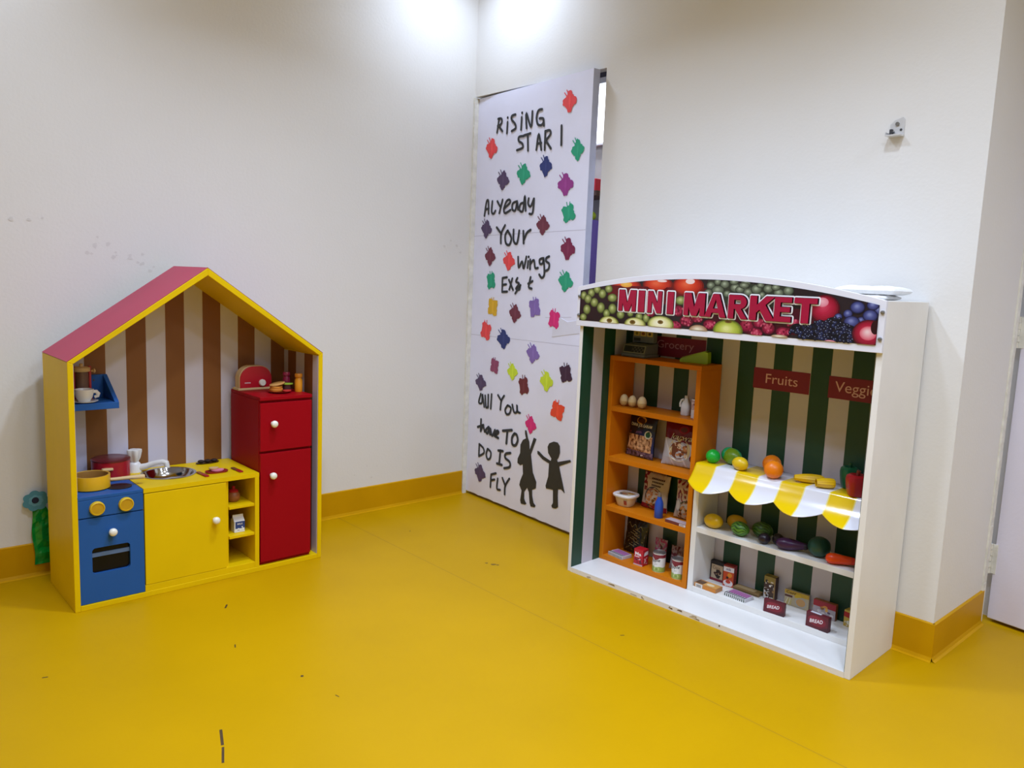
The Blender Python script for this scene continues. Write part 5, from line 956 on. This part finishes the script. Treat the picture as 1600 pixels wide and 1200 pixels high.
bag('snack_bag', 'cream and red snack bag behind the flat white box', K(.3590, .2680, Z1+.003, 3), .104, .148, .030, c4, -.10, .10, d4_, 'snack bags in the orange bookcase')
def c5(s, t):
    q = noise.noise(Vector((s*5+t*3, t*16-s*8, 2))); return S(128, 116, 70) if .40 < q < .52 and t < .75 else S(24, 25, 24)
def d5_(b, m_, w_, h_):
    pts = [(-w_*.36+w_*.72*i/30, h_*(.80+.05*math.sin(i*.55)-.05*i/30)) for i in range(31)]
    for a, c in zip(pts, pts[1:]): b.decal([poly([(a[0], a[1]-.0012), (c[0], c[1]-.0012), (c[0], c[1]+.0012), (a[0], a[1]+.0012)])], S(176, 164, 110), m_)
    for i in range(9):
        x = -w_*.2+.012*(i % 3); z = h_*(.25+.055*i); b.decal([poly([(x, z), (x+.03, z-.006), (x+.03, z-.003), (x, z+.003)])], S(150, 138, 92), m_)
bag('snack_bag', 'black snack bag with gold squiggles behind the red drink carton', K(.1130, .2880, Z0+.001, -4), .118, .150, .024, c5, -.10, .08, d5_, 'snack bags in the orange bookcase')
bag('sweets_bag', 'small pink and clear sweets bag behind the left apple can', K(.2440, .2830, Z0+.001), .058, .098, .022, lambda s, t: S(186, 74, 130) if noise.noise(Vector((s*7, t*8, 3))) > .0 else S(176, 160, 176), -.08, .06, lambda b, m_, w_, h_: b.decal([rect(.004, h_*.6, .016, h_*.84)], S(60, 36, 56), m_), 'snack bags in the orange bookcase')
bag('sweets_bag', 'small grey and maroon packet behind the right apple can', K(.3330, .2660, Z0+.001, 4), .060, .094, .022, lambda s, t: S(166, 160, 170) if t < .5 else (S(96, 44, 50) if noise.noise(Vector((s*6, t*7, 6))) > 0 else S(150, 130, 130)), -.14, .12, None, 'snack bags in the orange bookcase')

# orange bookcase, second shelf from below: tub, bottle, flat box
tb = thing('margarine_tub', 'cream plastic tub with white lid on an orange shelf', 'toy tub', K(.0895, .240, Z1, 4))
sq = lambda a, r, z: ((r*math.copysign(abs(math.cos(a))**.62, math.cos(a)), r*.92*math.copysign(abs(math.sin(a))**.62, math.sin(a)), z))
b = MB(); b.lathe([(.0003, 0), (.028, 0), (.032, .004), (.041, .036), (.0425, .040), (.0003, .040)], 56, col=S(214, 206, 182), fn=sq)
b.decal([rect(.008, .012, .022, .030)], S(150, 60, 40), lambda x, z, e: (x+.006, -.0345-(z-.012)*.22, z)); b.build('tub', PLASTIC(), tb)
b = MB(); b.lathe([(.0003, .0402), (.048, .0402), (.0495, .043), (.0495, .048), (.0465, .051), (.040, .0505), (.039, .0485), (.0003, .0485)], 56, col=S(228, 224, 222), fn=sq)
tp = lambda x, y, e: (x, y, .0486+e)
b.decal([rect(-.03, -.026, .03, .028)], S(206, 190, 156), tp); b.decal([disc(-.008, -.006, .020, .013)], S(52, 40, 44), tp); b.decal([disc(-.004, -.004, .012, .007)], S(176, 110, 60), tp); b.decal([poly([(.006, .0), (.028, .008), (.028, .024), (.0, .02)])], S(206, 150, 60), tp); plabel(b.build('lid', PRINT(), tb), 'white lid with a picture on top')
bo = thing('toy_bottle', 'blue toy bottle standing on an orange shelf', 'toy bottle', K(.2750, .2095, Z1))
b = MB(); b.lathe([(.0003, 0), (.0160, 0), (.0172, .002), (.0172, .035), (.0168, .056), (.0140, .066), (.0092, .076), (.0084, .084), (.0003, .084)], 32, col=S(34, 78, 178)); b.build('body', GLOSS(), bo)
b = MB(); b.lathe([(.0070, .084), (.0070, .091), (.0055, .098), (.0003, .099)], 20, col=S(120, 104, 88)); plabel(b.build('cap', GLOSS(), bo), 'grey brown cap')
pkg('chocolate_box', 'flat white topped box beside the blue bottle', 'toy food box', K(.3720, .1830, Z1, -3), .099, .036, .0110, S(112, 54, 56), lambda b, m_, w_, h_: (b.decal([rect(w_*.68, .001, w_-.002, h_-.001)], S(222, 216, 222), m_), [b.decal([rect(w_*.72+.003*i, .003, w_*.72+.0015+.003*i, .008)], S(90, 84, 110), m_) for i in range(6)]), lambda b, m_, w_, d_: b.decal([rect(.001, .001, w_-.001, d_-.001)], S(196, 176, 178), m_))

# orange bookcase, upper shelf: eggs, jug, carton
eggc = mat('wooden_egg', None, .38, .08, 12)
for u, v_, r, lb in ((.0665, .219, .0178, 'leftmost of three cream wooden toy eggs'), (.1060, .222, .0178, 'middle of three cream wooden toy eggs'), (.1540, .221, .0186, 'rightmost of three cream wooden toy eggs')):
    o = thing('toy_egg', lb, 'toy egg', K(u, v_, Z3), 'toy eggs'); hh = r*2.72
    def er(t): return max(.0003, r*math.sqrt(max(0, 1-((t-.42)/(.58 if t > .42 else .42))**2)))
    b = MB(); b.lathe([(er(i/28) if i else .0003, hh*i/28) for i in range(0, 13)]+[(er(12/28)*.96, hh*12.2/28), (.0003, hh*12.2/28)], 30, col=S(206, 172, 112)); b.build('lower_half', eggc, o)
    b = MB(); b.lathe([(.0003, hh*12.4/28), (er(12.4/28)*.99, hh*12.4/28)]+[(max(er(i/28), .0003), hh*i/28) for i in range(13, 29)], 30, col=S(224, 200, 152)); b.build('upper_half', eggc, o)
ju = thing('milk_jug', 'white plastic toy milk jug on the top open shelf', 'toy jug', K(.3370, .2550, Z3, 10))
b = MB(); b.lathe([(.0003, 0), (.0165, 0), (.0185, .003), (.0185, .036), (.015, .050), (.0085, .062), (.0072, .066), (.0003, .066)], 40, col=S(222, 224, 230), fn=lambda a, r, z: (r*math.copysign(abs(math.cos(a))**.7, math.cos(a)), r*math.copysign(abs(math.sin(a))**.7, math.sin(a)), z)); b.build('body', PLASTIC(), ju)
b = MB(); b.tube([(-.007, -.010, .062), (-.015, -.013, .058), (-.019, -.014, .046), (-.018, -.014, .032)], .0038, 10, S(222, 224, 230)); b.build('handle', PLASTIC(), ju)
b = MB(); b.lathe([(.0082, .066), (.0082, .074), (.007, .0755), (.0003, .0755)], 24, col=S(206, 204, 196)); b.build('cap', PLASTIC(), ju)
pkg('milk_box', 'white printed carton half hidden by the bookcase side, beside the jug', 'toy carton', K(.4040, .2140, Z3, 0), .036, .034, .0720, S(220, 216, 222), lambda b, m_, w_, h_: (b.decal([rect(.0, h_*.45, w_, h_*.95)], S(176, 150, 160), m_), speck(b, m_, .004, h_*.5, w_-.004, h_*.9, 10, .004, [(110, 60, 80), (206, 190, 200), (130, 96, 120)], 31)), lambda b, m_, w_, d_: b.decal([rect(0, 0, w_, d_)], S(60, 52, 60), m_))

# on top of the bookcase: cash register and lime wedge
cr = thing('cash_register', 'grey toy cash register on top of the orange bookcase', 'toy cash register', K(.1120, .195, Z4, -2))
gy = mat('register_grey', S(112, 116, 118), .42, .05, 20)
b = MB(); b.box(-.059, .059, 0, .095, 0, .014); b.build('base', gy, cr, .003)
b = MB(); v = [(-.056, .004, .0145), (.056, .004, .0145), (.056, .09, .0145), (-.056, .09, .0145), (-.056, .014, .048), (.056, .014, .048), (.056, .09, .056), (-.056, .09, .056)]
b.add(v, [(0, 1, 5, 4), (1, 2, 6, 5), (2, 3, 7, 6), (3, 0, 4, 7), (4, 5, 6, 7), (3, 2, 1, 0)], (1, 1, 1)); b.build('body', gy, cr, .002)
kp = lambda x, z, e: (x, .004+.30*(z-.0145)-e-.0002, z)
b = MB(); b.decal([rect(-.053, .018, .053, .046)], S(164, 160, 132), kp); b.decal([rect(-.051, .0195, .051, .0445)], S(52, 54, 56), kp); b.decal([rect(-.049, .022, -.012, .042)], S(30, 34, 40), kp)
for r in range(3):
    for c in range(7): b.decal([rect(-.008+.0083*c, .0215+.0074*r, -.0022+.0083*c, .0263+.0074*r)], S(*[(22, 22, 26), (96, 94, 84)][(c+r) % 2]), kp)
plabel(b.build('keypad', PRINT(), cr), 'dark keypad with cream border')
b = MB(); b.box(-.050, .052, .060, .086, .0565, .112); dp = b.build('display', gy, cr, .002)
b = MB(); dm = front(0, 0, .0597)
for i in range(3): b.decal([rect(-.046+.0325*i, .082, -.0175+.0325*i, .104)], S(206, 178, 96), dm); b.decal([disc(-.032+.0325*i, .092, .007+.002*(i % 2), .006)], S(*[(120, 110, 50), (130, 70, 50), (60, 50, 40)][i]), dm)
b.decal([rect(-.046, .062, -.012, .074)], S(36, 40, 44), dm); plabel(b.build('picture_strip', PRINT(), dp), 'strip of three yellow picture tiles')
b = MB(); 
lw = [(-.057, .002), (-.055, 0), (.050, 0), (.052, .003), (.050, .043), (.040, .046), (.034, .044), (-.054, .015), (-.058, .009)]
b.prism(lw, -.020, .020, S(168, 206, 36)); b.prism([(-.050, .0175), (.034, .0445), (.040, .0472), (.046, .0462), (.040, .0485), (.032, .047), (-.052, .0185)], -.0185, .0185, S(198, 224, 90)); b.box(.0425, .047, -.012, .012, .0445, .0475, S(40, 44, 30))
single(b, 'toy_wedge', 'lime green wedge shaped plastic toy at the right end of the bookcase top', 'toy', K(.3620, .262, Z4, 14), PLASTIC(), bevel=.003)

# folded white cloth on top of the stall
fc = thing('folded_cloth', 'folded white cloth lying on top of the market stall', 'cloth', K(1.012, .215, 1.1363, -2))
cl = mat('white_cloth', S(234, 234, 234), .8, .05, 20, .6, 160)
def fold(w_, d_, z0, h_, seed):
    b = MB(); nx, ny = 40, 20; top = []; bot = []
    for j in range(ny+1):
        for i in range(nx+1):
            s, t = i/nx*2-1, j/ny*2-1; q = (max(0, 1-abs(s)**8)**.5)*(max(0, 1-abs(t)**8)**.5)
            x = s*w_/2*(1+.02*noise.noise(Vector((t*2, seed, 0)))); y = t*d_/2*(1+.03*noise.noise(Vector((s*3, seed, 5))))
            top.append((x, y, z0+h_*.5+h_*.5*q+.004*q*noise.noise(Vector((s*3, t*3, seed))))); bot.append((x, y, z0+h_*.5-h_*.5*q))
    k = nx+1; b.add(top, [(j*k+i, j*k+i+1, (j+1)*k+i+1, (j+1)*k+i) for j in range(ny) for i in range(nx)], (1, 1, 1), 0, True); b.add(bot, [(j*k+i+1, j*k+i, (j+1)*k+i, (j+1)*k+i+1) for j in range(ny) for i in range(nx)], (1, 1, 1), 0, True)
    return b
o = fold(.13, .12, .0002, .016, 1).build('lower_fold', cl, fc); o.location = (.0, .0, 0)
o = fold(.185, .15, .0165, .026, 4).build('upper_fold', cl, fc); o.location = (-.005, .01, 0)
